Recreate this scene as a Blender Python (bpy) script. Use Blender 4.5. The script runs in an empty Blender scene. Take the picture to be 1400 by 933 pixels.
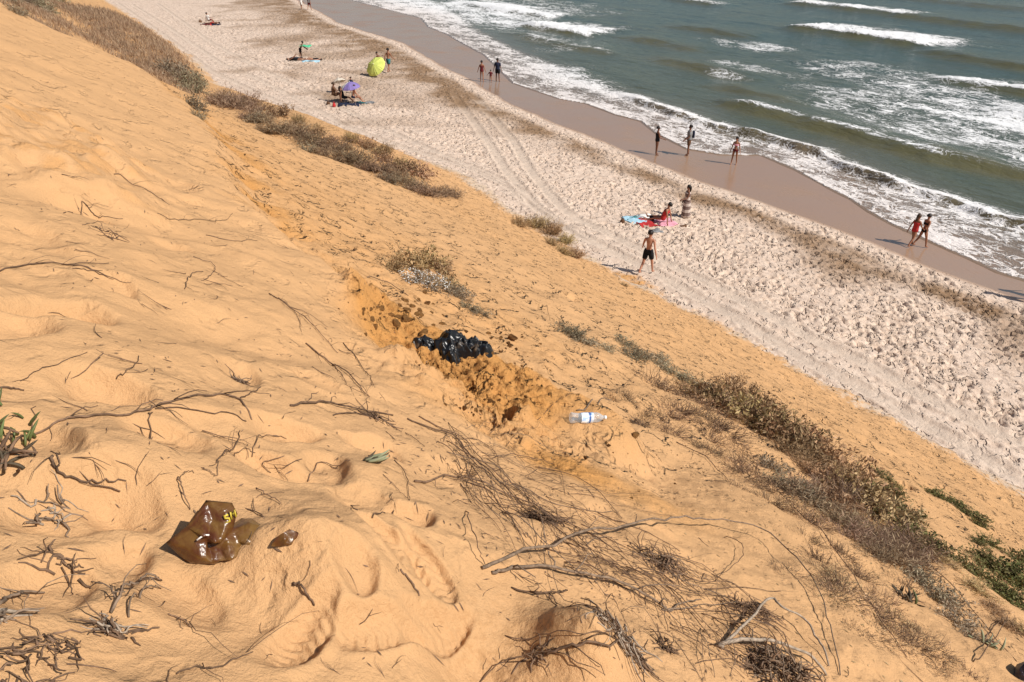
import bpy, bmesh, math, random
import numpy as np
from mathutils import Vector, Matrix, Euler

# ------------------------------------------------------------------ camera, world, sun, exposure
SC = bpy.context.scene
COL = SC.collection
CAM_Z = 13.0
PITCH = math.radians(29.6)          # looking down from the top of the dune
FPX = 1050.0                        # focal length in photo pixels (1400 wide)
cam_d = bpy.data.cameras.new('camera'); cam = bpy.data.objects.new('camera', cam_d); COL.objects.link(cam)
cam_d.sensor_width = 36.0; cam_d.lens = FPX / 1400.0 * 36.0
cam_d.clip_start = 0.05; cam_d.clip_end = 9000
cam.location = (0, 0, CAM_Z); cam.rotation_euler = (math.radians(90) - PITCH, 0, 0)
SC.camera = cam

SUN_EL = math.radians(44.0)
SH = Vector((0.90, -0.43, 0)).normalized()          # horizontal direction towards the sun
SUN_DIR = Vector((SH.x * math.cos(SUN_EL), SH.y * math.cos(SUN_EL), math.sin(SUN_EL)))
w = bpy.data.worlds.new('World'); SC.world = w; w.use_nodes = True
nt = w.node_tree; nt.nodes.clear()
sky_n = nt.nodes.new('ShaderNodeTexSky'); sky_n.sky_type = 'NISHITA'; sky_n.sun_disc = False
sky_n.sun_elevation = SUN_EL; sky_n.sun_rotation = math.atan2(SH.x, SH.y)
sky_n.air_density = 1.0; sky_n.dust_density = 1.2; sky_n.ozone_density = 1.0
bg_n = nt.nodes.new('ShaderNodeBackground'); bg_n.inputs[1].default_value = 0.075
wo_n = nt.nodes.new('ShaderNodeOutputWorld')
nt.links.new(sky_n.outputs[0], bg_n.inputs[0]); nt.links.new(bg_n.outputs[0], wo_n.inputs[0])
sun_d = bpy.data.lights.new('sun', 'SUN'); sun_d.energy = 5.0; sun_d.angle = math.radians(0.53); sun_d.color = (1.0, 0.945, 0.87)
sun = bpy.data.objects.new('sun', sun_d); COL.objects.link(sun); sun.location = (20, -10, 40)
sun.rotation_euler = SUN_DIR.to_track_quat('Z', 'Y').to_euler()
SC.view_settings.view_transform = 'Standard'; SC.view_settings.look = 'None'
SC.view_settings.exposure = 0.10; SC.view_settings.gamma = 1.0
SC.view_settings.use_curve_mapping = False
SC.cycles.max_bounces = 6; SC.cycles.transparent_max_bounces = 8
SC.cycles.use_denoising = True

# ------------------------------------------------------------------ coordinates
AN = math.radians(33.5)
NX, NY = math.cos(AN), math.sin(AN)          # horizontal direction down the dune face, towards the sea
TX, TY = -NY, NX                             # along the coast
def uv(x, y): return x * NX + y * NY, x * TX + y * TY
def xy(u, v): return u * NX + v * TX, u * NY + v * TY
CP, SP = math.cos(PITCH), math.sin(PITCH)
def ray(px, py):
    a = (px - 700.0); d = (py - 466.5)
    return np.array([a, FPX * CP - d * SP, -(FPX * SP + d * CP)]) / FPX
def on_level(px, py, z):
    r = ray(px, py); s = (z - CAM_Z) / r[2]
    return r[0] * s, r[1] * s
def edge_uv(pts, z):
    """photo polyline lying on level z -> sorted (v, u) arrays"""
    q = sorted((uv(*on_level(px, py, z))[::-1] for px, py in pts))
    return np.array([a for a, b in q]), np.array([b for a, b in q])

# ------------------------------------------------------------------ numpy noise
_rs = np.random.RandomState(7)
_PERM = np.concatenate([_rs.permutation(256)] * 2)
_GA = _rs.rand(256) * 2 * np.pi
_GX, _GY = np.cos(_GA), np.sin(_GA)
def pn(x, y, seed=0):
    x = np.asarray(x, float) + seed * 17.31; y = np.asarray(y, float) - seed * 9.77
    xi = np.floor(x).astype(np.int64); yi = np.floor(y).astype(np.int64)
    fx = x - xi; fy = y - yi
    sx = fx * fx * fx * (fx * (fx * 6 - 15) + 10); sy = fy * fy * fy * (fy * (fy * 6 - 15) + 10)
    def g(ix, iy, dx, dy):
        h = _PERM[(_PERM[ix & 255] + iy) & 255]
        return _GX[h] * dx + _GY[h] * dy
    a = g(xi, yi, fx, fy); b = g(xi + 1, yi, fx - 1, fy)
    c = g(xi, yi + 1, fx, fy - 1); d = g(xi + 1, yi + 1, fx - 1, fy - 1)
    return (a + sx * (b - a)) + sy * ((c + sx * (d - c)) - (a + sx * (b - a)))
def fbm(x, y, octv=4, seed=0, gain=0.5):
    r = 0; a = 1.0; f = 1.0
    for i in range(octv):
        r = r + a * pn(x * f, y * f, seed + i * 3); a *= gain; f *= 2.03
    return r
def sstep(a, b, x):
    t = np.clip((x - a) / (b - a), 0, 1); return t * t * (3 - 2 * t)
def gauss(x, s): return np.exp(-(x / s) ** 2)

# ------------------------------------------------------------------ plan of the coast (lines read off the photograph, laid on the ground they lie on)
TOE_PX = [(140, 0), (200, 40), (250, 75), (300, 122), (400, 160), (500, 195), (620, 240), (690, 290), (760, 335), (830, 375), (900, 415), (1000, 460), (1100, 515), (1200, 575), (1300, 635), (1400, 695)]
WET_PX = [(405, 0), (432, 15), (462, 32), (500, 44), (550, 60), (600, 90), (637, 108), (662, 124), (700, 145), (762, 172), (825, 197), (875, 217), (950, 248), (1050, 282), (1125, 310), (1185, 332), (1225, 350), (1275, 370), (1350, 397), (1400, 415)]
SWASH_PX = [(478, 0), (537, 15), (575, 25), (585, 37), (610, 47), (632, 60), (662, 76), (700, 114), (762, 135), (800, 142), (840, 157), (875, 166), (895, 182), (937, 204), (985, 212), (1040, 213), (1087, 233), (1132, 258), (1162, 273), (1185, 289), (1220, 308), (1275, 333), (1325, 355), (1362, 373), (1400, 384)]
BREAK_PX = [(590, 0), (650, 40), (700, 66), (750, 85), (775, 96), (800, 105), (832, 121), (875, 140), (920, 157), (975, 173), (1050, 191), (1112, 208), (1157, 231), (1225, 255), (1262, 263), (1312, 279), (1362, 298), (1400, 306)]
TOE_V, TOE_U = edge_uv(TOE_PX, 0.75)
WET_V, WET_U = edge_uv(WET_PX, 0.30)
SWA_V, SWA_U = edge_uv(SWASH_PX, 0.06)
BRK_V, BRK_U = edge_uv(BREAK_PX, 0.15)
def ext(v, V, U): return np.interp(v, V, U)
def toe_u(v): return ext(v, TOE_V, TOE_U)
def wet_u(v): return ext(v, WET_V, WET_U)
def swash_u(v): return ext(v, SWA_V, SWA_U)
def break_u(v): return ext(v, BRK_V, BRK_U)

# ------------------------------------------------------------------ materials
def mat(name):
    m = bpy.data.materials.new(name); m.use_nodes = True
    n = m.node_tree; n.nodes.clear()
    out = n.nodes.new('ShaderNodeOutputMaterial'); b = n.nodes.new('ShaderNodeBsdfPrincipled')
    n.links.new(b.outputs[0], out.inputs[0])
    return m, n, b, out
class G:
    """small helper to write node graphs"""
    def __init__(s, n): s.n = n
    def node(s, t, **k):
        x = s.n.nodes.new(t)
        for a, v in k.items(): setattr(x, a, v)
        return x
    def put(s, sock, v):
        if isinstance(v, bpy.types.NodeSocket): s.n.links.new(v, sock)
        elif v is not None:
            if isinstance(v, tuple) and len(v) == 3 and sock.type == 'RGBA': v = v + (1.0,)
            sock.default_value = v
    def math(s, op, a, b=None, c=None, clamp=False):
        x = s.node('ShaderNodeMath', operation=op, use_clamp=clamp)
        s.put(x.inputs[0], a); s.put(x.inputs[1], b); s.put(x.inputs[2], c); return x.outputs[0]
    def mix(s, f, a, b, blend='MIX'):
        x = s.node('ShaderNodeMix', data_type='RGBA', blend_type=blend)
        s.put(x.inputs[0], f); s.put(x.inputs[6], a); s.put(x.inputs[7], b); return x.outputs[2]
    def attr(s, name): return s.node('ShaderNodeAttribute', attribute_name=name).outputs['Fac']
    def pos(s): return s.node('ShaderNodeNewGeometry').outputs['Position']
    def objc(s): return s.node('ShaderNodeTexCoord').outputs['Object']
    def rnd(s): return s.node('ShaderNodeObjectInfo').outputs['Random']
    def map(s, vec, scale=(1, 1, 1), rot=(0, 0, 0), loc=(0, 0, 0)):
        x = s.node('ShaderNodeMapping'); s.put(x.inputs[0], vec)
        x.inputs['Location'].default_value = loc; x.inputs['Rotation'].default_value = rot; x.inputs['Scale'].default_value = scale
        return x.outputs[0]
    def noise(s, vec, scale, detail=3, rough=0.55, dist=0.0):
        x = s.node('ShaderNodeTexNoise'); s.put(x.inputs['Vector'], vec)
        x.inputs['Scale'].default_value = scale; x.inputs['Detail'].default_value = detail
        x.inputs['Roughness'].default_value = rough; x.inputs['Distortion'].default_value = dist
        return x.outputs['Fac']
    def ramp(s, f, a, b, c0=0.0, c1=1.0):
        x = s.node('ShaderNodeMapRange', interpolation_type='SMOOTHSTEP')
        s.put(x.inputs[0], f); s.put(x.inputs[1], a); s.put(x.inputs[2], b); s.put(x.inputs[3], c0); s.put(x.inputs[4], c1)
        return x.outputs[0]
    def bump(s, h, dist, strength=1.0, normal=None):
        x = s.node('ShaderNodeBump'); s.put(x.inputs['Height'], h); x.inputs['Distance'].default_value = dist
        x.inputs['Strength'].default_value = strength
        if normal is not None: s.put(x.inputs['Normal'], normal)
        return x.outputs[0]
def simple(name, col, rough=0.8, var=0.15, scale=8.0, spec=0.3, bump=0.0, bscale=60.0, coat=0.0, metallic=0.0, objrand=0.0, sheen=0.0):
    m, n, b, o = mat(name); g = G(n)
    f = g.noise(g.objc(), scale, 4, 0.6)
    dark = tuple(c * (1 - var) for c in col); lite = tuple(min(1, c * (1 + var)) for c in col)
    c = g.mix(g.ramp(f, 0.3, 0.7), dark, lite)
    if objrand:
        k = g.math('MULTIPLY_ADD', g.rnd(), objrand, 1 - objrand * 0.5)
        x = g.node('ShaderNodeHueSaturation'); g.put(x.inputs['Color'], c); g.put(x.inputs['Value'], k); c = x.outputs[0]
    g.put(b.inputs['Base Color'], c); b.inputs['Roughness'].default_value = rough
    b.inputs['Specular IOR Level'].default_value = spec; b.inputs['Coat Weight'].default_value = coat
    b.inputs['Metallic'].default_value = metallic
    if bump: g.put(b.inputs['Normal'], g.bump(g.noise(g.objc(), bscale, 3), bump))
    return m

# --- sand of the dune: beige blown sand, orange where the soft rock is laid bare
def make_dune_mat():
    m, n, b, o = mat('dune_sand'); g = G(n); p = g.pos()
    tint = g.attr('tint')
    n1 = g.noise(p, 0.55, 4); n2 = g.noise(p, 7.0, 5, 0.65); n3 = g.noise(p, 260.0, 3, 0.7); n4 = g.noise(p, 34.0, 4, 0.7)
    t = g.math('ADD', tint, g.math('MULTIPLY_ADD', n1, 0.34, -0.17))
    t = g.math('ADD', t, g.math('MULTIPLY_ADD', n2, 0.30, -0.15), clamp=True)
    c = g.mix(g.ramp(t, 0.0, 1.0), (0.575, 0.338, 0.163), (0.570, 0.280, 0.088))
    c = g.mix(g.ramp(n2, 0.30, 0.70), g.mix(0.10, c, (0.25, 0.14, 0.06)), c)
    # darker damp crumbs in the crust; in the near hollow partly painted shade
    damp = g.attr('damp')
    c = g.mix(g.math('MULTIPLY', damp, g.ramp(n4, 0.42, 0.62)), c, (0.235, 0.105, 0.030))
    c = g.mix(g.math('MULTIPLY', g.ramp(n3, 0.58, 0.82), 0.30), c, (0.30, 0.17, 0.08))
    c = g.mix(g.math('MULTIPLY', g.ramp(n3, 0.42, 0.20), 0.16), c, (0.78, 0.58, 0.36))
    g.put(b.inputs['Base Color'], c); b.inputs['Roughness'].default_value = 0.95; b.inputs['Specular IOR Level'].default_value = 0.12
    pale = g.attr('pale')
    pm = g.ramp(g.math('ADD', pale, g.math('MULTIPLY', g.math('MULTIPLY_ADD', n2, 1.6, -0.8), g.ramp(pale, 0.0, 0.2))), 0.30, 0.75)
    c = g.mix(pm, c, (0.560, 0.430, 0.315)); g.put(b.inputs['Base Color'], c)
    pk = g.noise(g.map(p, rot=(0, 0, -AN), scale=(1.0, 0.75, 1.0)), 4.6, 3, 0.55, 0.3); pit_ = g.math('MULTIPLY', g.ramp(pk, 0.55, 0.66), g.attr('pits'))
    pk2 = g.noise(p, 12.0, 2, 0.5); pit2 = g.math('MULTIPLY', g.ramp(pk2, 0.60, 0.72), g.attr('pits'))
    h = g.math('ADD', g.math('MULTIPLY', n3, 0.0028), g.math('MULTIPLY', n4, 0.009))
    h = g.math('SUBTRACT', h, g.math('ADD', g.math('MULTIPLY', pit_, 0.075), g.math('MULTIPLY', pit2, 0.018)))
    h = g.math('ADD', h, g.math('MULTIPLY', g.math('MULTIPLY', tint, n4), 0.020))
    h = g.math('ADD', h, g.math('MULTIPLY', g.noise(p, 95.0, 3), 0.0046))
    g.put(b.inputs['Normal'], g.bump(h, 1.0))
    return m
def make_beach_mat():
    m, n, b, o = mat('beach_sand'); g = G(n); p = g.pos()
    wet = g.attr('wet'); wrack = g.attr('wrack'); ora = g.attr('tint'); trk = g.attr('track')
    n1 = g.noise(p, 0.35, 4); n2 = g.noise(p, 3.2, 5, 0.65); n3 = g.noise(p, 22.0, 4, 0.7)
    c = g.mix(g.ramp(n2, 0.25, 0.75), (0.560, 0.425, 0.328), (0.690, 0.550, 0.440))
    c = g.mix(g.math('MULTIPLY', trk, 0.6), c, (0.500, 0.405, 0.320))
    wk = g.math('MULTIPLY', wrack, g.ramp(g.math('ADD', n2, g.math('MULTIPLY_ADD', n1, 0.6, -0.3)), 0.12, 0.50), clamp=True)
    c = g.mix(g.math('MULTIPLY', wk, 0.95), c, (0.255, 0.158, 0.090))
    c = g.mix(g.math('MULTIPLY', wk, g.ramp(n3, 0.56, 0.70)), c, (0.12, 0.075, 0.035))
    to = g.math('ADD', ora, g.math('MULTIPLY', g.math('MULTIPLY_ADD', n2, 1.0, -0.5), g.ramp(ora, 0.0, 0.3)), clamp=True)
    c = g.mix(g.ramp(to, 0.30, 0.75), c, (0.545, 0.290, 0.110))
    c = g.mix(wet, c, (0.325, 0.205, 0.135))
    c = g.mix(g.math('MULTIPLY', g.ramp(n3, 0.62, 0.8), g.math('SUBTRACT', 0.35, g.math('MULTIPLY', wet, 0.3))), c, (0.22, 0.15, 0.09))
    g.put(b.inputs['Base Color'], c)
    wr = g.ramp(g.math('ADD', wet, g.math('MULTIPLY_ADD', n1, 0.5, -0.25)), 0.55, 1.05)
    g.put(b.inputs['Roughness'], g.math('MULTIPLY_ADD', wr, -0.77, 0.95))
    g.put(b.inputs['Specular IOR Level'], g.math('MULTIPLY_ADD', wr, 0.40, 0.1))
    dry = g.math('SUBTRACT', 1.0, wet)
    h = g.math('ADD', g.math('MULTIPLY', n3, 0.016), g.math('MULTIPLY', g.noise(p, 9.0, 3), 0.03))
    bp_ = g.noise(g.map(p, rot=(0, 0, -AN), scale=(1.15, 0.8, 1.0)), 3.9, 2, 0.5, 0.5)
    h = g.math('SUBTRACT', h, g.math('MULTIPLY', g.math('MULTIPLY', g.ramp(bp_, 0.55, 0.64), g.math('SUBTRACT', 1.0, g.math('MULTIPLY', trk, 0.9))), 0.075))
    g.put(b.inputs['Normal'], g.bump(g.math('MULTIPLY', h, dry), 1.0))
    return m
def make_sea_mat():
    m, n, b, o = mat('sea_water'); g = G(n); p = g.pos()
    foam = g.attr('foam'); shal = g.attr('shallow'); oli = g.attr('olive'); thick = g.attr('thick')
    q = g.map(p, rot=(0, 0, -AN))            # x runs out to sea, y along the coast
    qs = g.map(q, scale=(1.0, 0.55, 1.0))
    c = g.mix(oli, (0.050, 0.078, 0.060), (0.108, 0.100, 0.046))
    n0 = g.noise(q, 0.16, 3)
    c = g.mix(g.ramp(n0, 0.42, 0.62, 0.0, 0.35), c, (0.075, 0.080, 0.050))
    c = g.mix(shal, c, (0.235, 0.165, 0.115))
    a1 = g.noise(qs, 1.15, 5, 0.60, 0.9); a2 = g.noise(qs, 3.6, 4, 0.6, 0.7); a3 = g.noise(q, 12.0, 3, 0.6)
    r1 = g.math('ABSOLUTE', g.math('SUBTRACT', a1, 0.5)); r2 = g.math('ABSOLUTE', g.math('SUBTRACT', a2, 0.5))
    lace = g.math('MAXIMUM', g.ramp(r1, 0.085, 0.0), g.math('MULTIPLY', g.ramp(r2, 0.10, 0.0), 0.72))
    lace = g.math('ADD', lace, g.math('MULTIPLY_ADD', a3, 0.5, -0.25))
    big = g.ramp(g.noise(qs, 0.5, 3, 0.5), 0.34, 0.64)
    k = g.math('ADD', g.math('MULTIPLY', foam, g.math('MULTIPLY_ADD', big, 0.55, 0.60)), g.math('MULTIPLY', thick, 0.72))
    f = g.math('ADD', k, g.math('MULTIPLY', lace, 0.62))
    f = g.ramp(f, 0.74, 1.16)
    f = g.math('MULTIPLY', f, g.ramp(g.math('ADD', foam, thick), 0.02, 0.16))
    fc = g.mix(g.math('MULTIPLY', shal, g.ramp(thick, 0.9, 0.2)), (0.80, 0.80, 0.79), (0.74, 0.68, 0.64))
    c = g.mix(f, c, fc)
    g.put(b.inputs['Base Color'], c)
    g.put(b.inputs['Roughness'], g.math('MULTIPLY_ADD', f, 0.6, 0.13))
    b.inputs['IOR'].default_value = 1.33; b.inputs['Specular IOR Level'].default_value = 0.5
    rip = g.math('ADD', g.math('MULTIPLY', g.noise(qs, 2.3, 4, 0.6, 0.6), 0.10), g.math('MULTIPLY', g.noise(qs, 9.0, 3, 0.6), 0.020))
    rip = g.math('ADD', rip, g.math('MULTIPLY', g.noise(g.map(q, scale=(1, .35, 1)), 0.8, 3), 0.20))
    rip = g.math('MULTIPLY', rip, g.math('MULTIPLY_ADD', shal, -0.85, 1.0))
    rip = g.math('ADD', rip, g.math('MULTIPLY', f, g.math('MULTIPLY_ADD', a2, 0.22, 0.03)))
    g.put(b.inputs['Normal'], g.bump(rip, 1.0, 0.75))
    return m
M = {}
M['dune'] = make_dune_mat(); M['beach'] = make_beach_mat(); M['sea'] = make_sea_mat()

# ------------------------------------------------------------------ sheets of ground
def sheet(name, X, Y, Z, keep, attrs, material, label, wrap=False):
    R, A = X.shape
    idx = np.arange(R * A).reshape(R, A)
    nx = np.roll(idx, -1, 1) if wrap else idx[:, 1:]
    a = idx if wrap else idx[:, :-1]
    q = np.stack([a[:-1], a[1:], nx[1:], nx[:-1]], -1).reshape(-1, 4)
    if keep is not None:
        k = keep.reshape(-1); q = q[k[q].any(1)]
    used = np.zeros(R * A, bool); used[q.reshape(-1)] = True
    rem = np.cumsum(used) - 1
    q = rem[q]
    co = np.stack([X, Y, Z], -1).reshape(-1, 3)[used].astype(np.float32)
    me = bpy.data.meshes.new(name)
    me.vertices.add(len(co)); me.vertices.foreach_set('co', co.ravel())
    me.loops.add(q.size); me.loops.foreach_set('vertex_index', q.ravel().astype(np.int32))
    me.polygons.add(len(q)); me.polygons.foreach_set('loop_start', np.arange(0, q.size, 4, dtype=np.int32))
    me.polygons.foreach_set('use_smooth', np.ones(len(q), bool))
    me.update(calc_edges=True)
    for an, av in attrs.items():
        at = me.attributes.new(an, 'FLOAT', 'POINT'); at.data.foreach_set('value', av.reshape(-1)[used].astype(np.float32))
    me.materials.append(material)
    ob = bpy.data.objects.new(name, me); COL.objects.link(ob)
    ob['kind'] = 'structure'; ob['label'] = label
    # faces must look up
    if me.polygons[len(q) // 2].normal.z < 0: me.flip_normals()
    return ob

# plane of the dune face, used only to turn photo points of sculpted features into ground positions
SLOPE = 0.594; Z0 = CAM_Z - 1.6
def plane_uv(px, py):
    r = ray(px, py); nd = r[0] * NX + r[1] * NY
    s = 1.6 / (-r[2] - SLOPE * nd)
    return uv(r[0] * s, r[1] * s)

# --- sampling grid of the dune: rings round the top, closer together near by
rr = [0.30]
while rr[-1] < 420: rr.append(rr[-1] * (1 + (0.0036 if rr[-1] < 9 else 0.0046) + 0.00016 * rr[-1] + (0.02 if rr[-1] < 1.2 else 0)))
rr = np.array(rr)
aa = np.concatenate([np.arange(-180, -50, 2.0), np.arange(-50, 58, 0.165), np.arange(58, 180, 2.0)])
AA, RR = np.meshgrid(np.radians(aa), rr)
DX, DY = RR * np.sin(AA), RR * np.cos(AA)
DU, DV = uv(DX, DY)
NOI = {}
def noi(f, o, s): 
    return fbm(DX * f, DY * f, o, s)
toe = toe_u(DV) + 0.5 * noi(0.25, 3, 1)
d = (toe - DU)
sv = (Z0 - 0.80) / toe_u(DV)                    # the face is steeper where its foot comes closer
up = np.where(DU < 0, 4.0 * np.tanh(-SLOPE * DU / 4.0), -np.where(DV < 24, np.minimum(SLOPE + 0 * sv, sv), sv) * DU)
lin = Z0 + up
low = 0.80 + 0.0 * DU
k = 0.16
DZ = low + k * np.logaddexp(0, (lin - low) / k)
DZ = DZ - 0.5 * sstep(-0.2, 2.5, DU - toe)
# the spur the photographer stands on ends in a broken edge; beyond it the face lies lower
vc = 23.5 + 1.6 * noi(0.35, 3, 2) - 0.5 * np.clip(DU - 2, 0, 9)
drop = sstep(0.0, 1.0, (DV - vc) / 3.0) * sstep(15, 6, DU)
DZ = DZ - 2.6 * drop
DZ += 0.9 * sstep(35, 60, DV) * noi(0.06, 3, 3) * sstep(12, 7, DU)
# broken edge of the shelf
EDG = sorted((plane_uv(px, py)[::-1] for px, py in [(262, 150), (285, 190), (300, 240), (340, 290), (380, 325), (430, 352), (500, 425), (545, 480), (590, 548)]))
ue = np.interp(DV, [a for a, b in EDG], [b for a, b in EDG]) + 0.12 * noi(1.6, 3, 4)
we = sstep(2.6, 4.0, DV) * sstep(26, 22, DV)
x = DU - ue
scarp = sstep(0.0, 0.45, x) * we
DZ -= 0.24 * scarp * sstep(9.0, 1.5, x)
ribs = fbm(DU * 1.2, DV * 5.0, 4, 19)
DZ += we * gauss(x - 0.45, 0.55) * (0.06 * ribs + 0.035 * noi(7.0, 3, 23))
TINT = np.zeros_like(DZ); DAMP_SHADE = np.zeros_like(DZ)
TINT += 0.55 * gauss(x - 0.35, 0.45) * we * sstep(-0.1, 0.3, noi(0.8, 3, 27))
rough = scarp * sstep(8.5, 3.0, DU) * sstep(3.6, 6.0, DV)
TINT += 0.32 * rough
TINT += 0.18 * sstep(6.5, 9.0, DU)
TINT += 0.6 * drop * sstep(30, 25, DV)
clod = noi(5.5, 4, 5)
DZ += rough * (0.035 * clod + 0.05 * np.abs(noi(2.2, 3, 6)))
DAMP_SHADE += 0.55 * rough * sstep(0.0, 0.5, clod)
# gentle drifts over the blown sand
near = sstep(16, 6, RR)
dr = noi(0.9, 3, 8)
DZ += (0.075 + 0.045 * near) * dr + 0.10 * noi(0.33, 2, 9)
bil_ = np.abs(noi(1.7, 2, 10)); DZ += near * sstep(4.5, 2.5, DU) * 0.050 * (0.22 - bil_)
warp = 0.5 * noi(1.1, 2, 11)
ph = (DU * 0.55 + DV * 0.84) * 1.75 + warp * 2.2
saw = (ph - np.floor(ph)); saw = np.where(saw < 0.76, saw / 0.76, (1 - saw) / 0.24)
amp = sstep(-0.05, 0.42, noi(0.8, 2, 12)) * sstep(3.4, 1.6, DU) * sstep(7, 4, RR)
DZ += 0.024 * amp * (saw - 0.5)
DZ += near * (0.014 * noi(4.2, 3, 13) + 0.009 * noi(11.0, 2, 14))
DZ += 0.012 * noi(2.6, 3, 15) * (1 - near)
# crusty patch on the upper shelf
cu, cv = plane_uv(70, 195)
cr = gauss(np.hypot((DU - cu) / 0.9, (DV - cv) / 1.6), 1.0)
cr = sstep(0.25, 0.7, cr + 0.35 * noi(1.4, 3, 16))
DZ += cr * (0.12 + 0.14 * np.abs(noi(2.2, 4, 17))); TINT += 0.45 * cr * sstep(0.02, 0.3, np.abs(noi(2.5, 3, 18)))

def blob(px, py, du, dv, rot=0.0):
    cu, cv = plane_uv(px, py)
    a, b = DU - cu, DV - cv
    c, s = math.cos(rot), math.sin(rot)
    return np.hypot((a * c + b * s) / du, (-a * s + b * c) / dv)
# the pit scraped out of the orange bank, with the black bag in it
pit = gauss(blob(630, 478, 0.60, 0.62), 1.0)
DZ -= 0.34 * np.exp(-blob(635, 475, 0.52, 0.62) ** 4)
back = np.exp(-blob(548, 428, 0.36, 0.75) ** 4); DZ += 0.16 * back
spill = gauss(blob(690, 530, 0.75, 0.75), 1.0)
rg = np.clip(pit + spill + back, 0, 1) * (1 - gauss(blob(803, 575, 0.30, 0.34), 1.0))
DZ += rg * (0.30 * np.abs(noi(3.4, 4, 20)) + 0.12 * np.abs(noi(8.5, 3, 21)) - 0.08) + 0.06 * spill
TINT += 0.62 * rg; DAMP_SHADE += 0.75 * rg * sstep(0.05, 0.30, noi(6.5, 4, 22)) + 0.15 * pit
# a ledge has been scooped out: level floor from the black bag across to the bottle, spoil on its outer lip
pa, pb_ = np.array(plane_uv(608, 462)), np.array(plane_uv(815, 570))
seg = pb_ - pa; tl = np.clip(((DU - pa[0]) * seg[0] + (DV - pa[1]) * seg[1]) / (seg @ seg), 0, 1)
dl = np.hypot(DU - pa[0] - tl * seg[0], DV - pa[1] - tl * seg[1]) + 0.10 * noi(2.4, 3, 25)
WL = np.exp(-(dl / (0.72 - 0.26 * tl)) ** 4)
zb = Z0 - SLOPE * pa[0]; ze = Z0 - SLOPE * pb_[0]
flo = (zb - 0.14) * (1 - tl) + (ze + 0.0) * tl - 0.22 * (DU - pa[0] - tl * seg[0])
flo += (0.15 * np.abs(noi(3.2, 4, 20)) + 0.10 * np.abs(noi(8.0, 3, 21)) - 0.05) * (0.25 + 0.75 * sstep(0.95, 0.55, tl)) + 0.03 * noi(2.0, 2, 26)
DZ = DZ * (1 - WL) + flo * WL
TINT += 0.35 * WL; DAMP_SHADE += 0.55 * WL * sstep(0.9, 0.5, tl) * sstep(0.08, 0.30, noi(6.0, 4, 28))
# bank the bottle lies on, its front washed orange
bank = gauss(blob(800, 640, 0.35, 0.40), 1.0); DZ += 0.05 * bank
TINT += 0.85 * gauss(blob(770, 622, 0.30, 0.32), 1.0) + 0.5 * gauss(blob(900, 680, 0.5, 0.4), 1.0)
# mounds and troughs close by
DZ += 0.14 * gauss(blob(500, 800, 0.22, 0.26), 1.0)
DZ += 0.23 * gauss(blob(800, 905, 0.16, 0.20), 1.0)
DZ -= 0.14 * gauss(blob(648, 905, 0.14, 0.20, 0.2), 1.0)
DZ += 0.10 * gauss(blob(420, 800, 0.16, 0.24), 1.0)
DZ -= 0.07 * gauss(blob(360, 850, 0.14, 0.18), 1.0)
DZ += 0.10 * gauss(blob(130, 640, 0.32, 0.20), 1.0)
DZ += 0.07 * gauss(blob(560, 700, 0.2, 0.3), 1.0)
DAMP_SHADE += 0.30 * gauss(blob(710, 890, 0.26, 0.26), 1.0)  # hollow darkened: part damp sand, part shade put into the colour

# ---- dents and footprints pressed into the sheets
def ring_index(r): return int(np.searchsorted(rr, r))
def press(X, Y, Z, sl, cx, cy, th, ln, wd, dep, rim=0.35, sharp=2.0, tread=False):
    xs, ys = X[sl] - cx, Y[sl] - cy
    c, s = math.cos(th), math.sin(th)
    a, b = xs * c + ys * s, -xs * s + ys * c
    w_ = wd * (1.0 - 0.25 * np.clip(a / ln, -1, 1))
    q = np.hypot(a / ln, b / w_)
    h = -dep * np.exp(-q ** (2 * sharp)) + rim * dep * np.exp(-((q - 1.28) / 0.30) ** 2)
    if tread:
        h = h + 0.006 * np.exp(-q ** 6) * (np.abs((a / 0.034 + np.abs(b) / 0.06) % 1.0 - 0.5) * 4 - 1.0)
    Z[sl] += h
def dune_slice(cx, cy, rad):
    r = math.hypot(cx, cy); th = math.degrees(math.atan2(cx, cy))
    i0, i1 = np.searchsorted(rr, max(0.3, r - rad)), np.searchsorted(rr, r + rad) + 1
    da = math.degrees(rad / max(r, 0.3))
    j0, j1 = np.searchsorted(aa, th - da), np.searchsorted(aa, th + da) + 1
    return (slice(i0, i1), slice(j0, j1))
rnd = random.Random(5)
def dpress_px(px, py, ln, wd, dep, th=None, **k):
    cx, cy = xy(*plane_uv(px, py))
    press(DX, DY, DZ, dune_slice(cx, cy, ln * 2.2), cx, cy, rnd.uniform(0, 6.3) if th is None else th, ln, wd, dep, **k)
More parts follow.
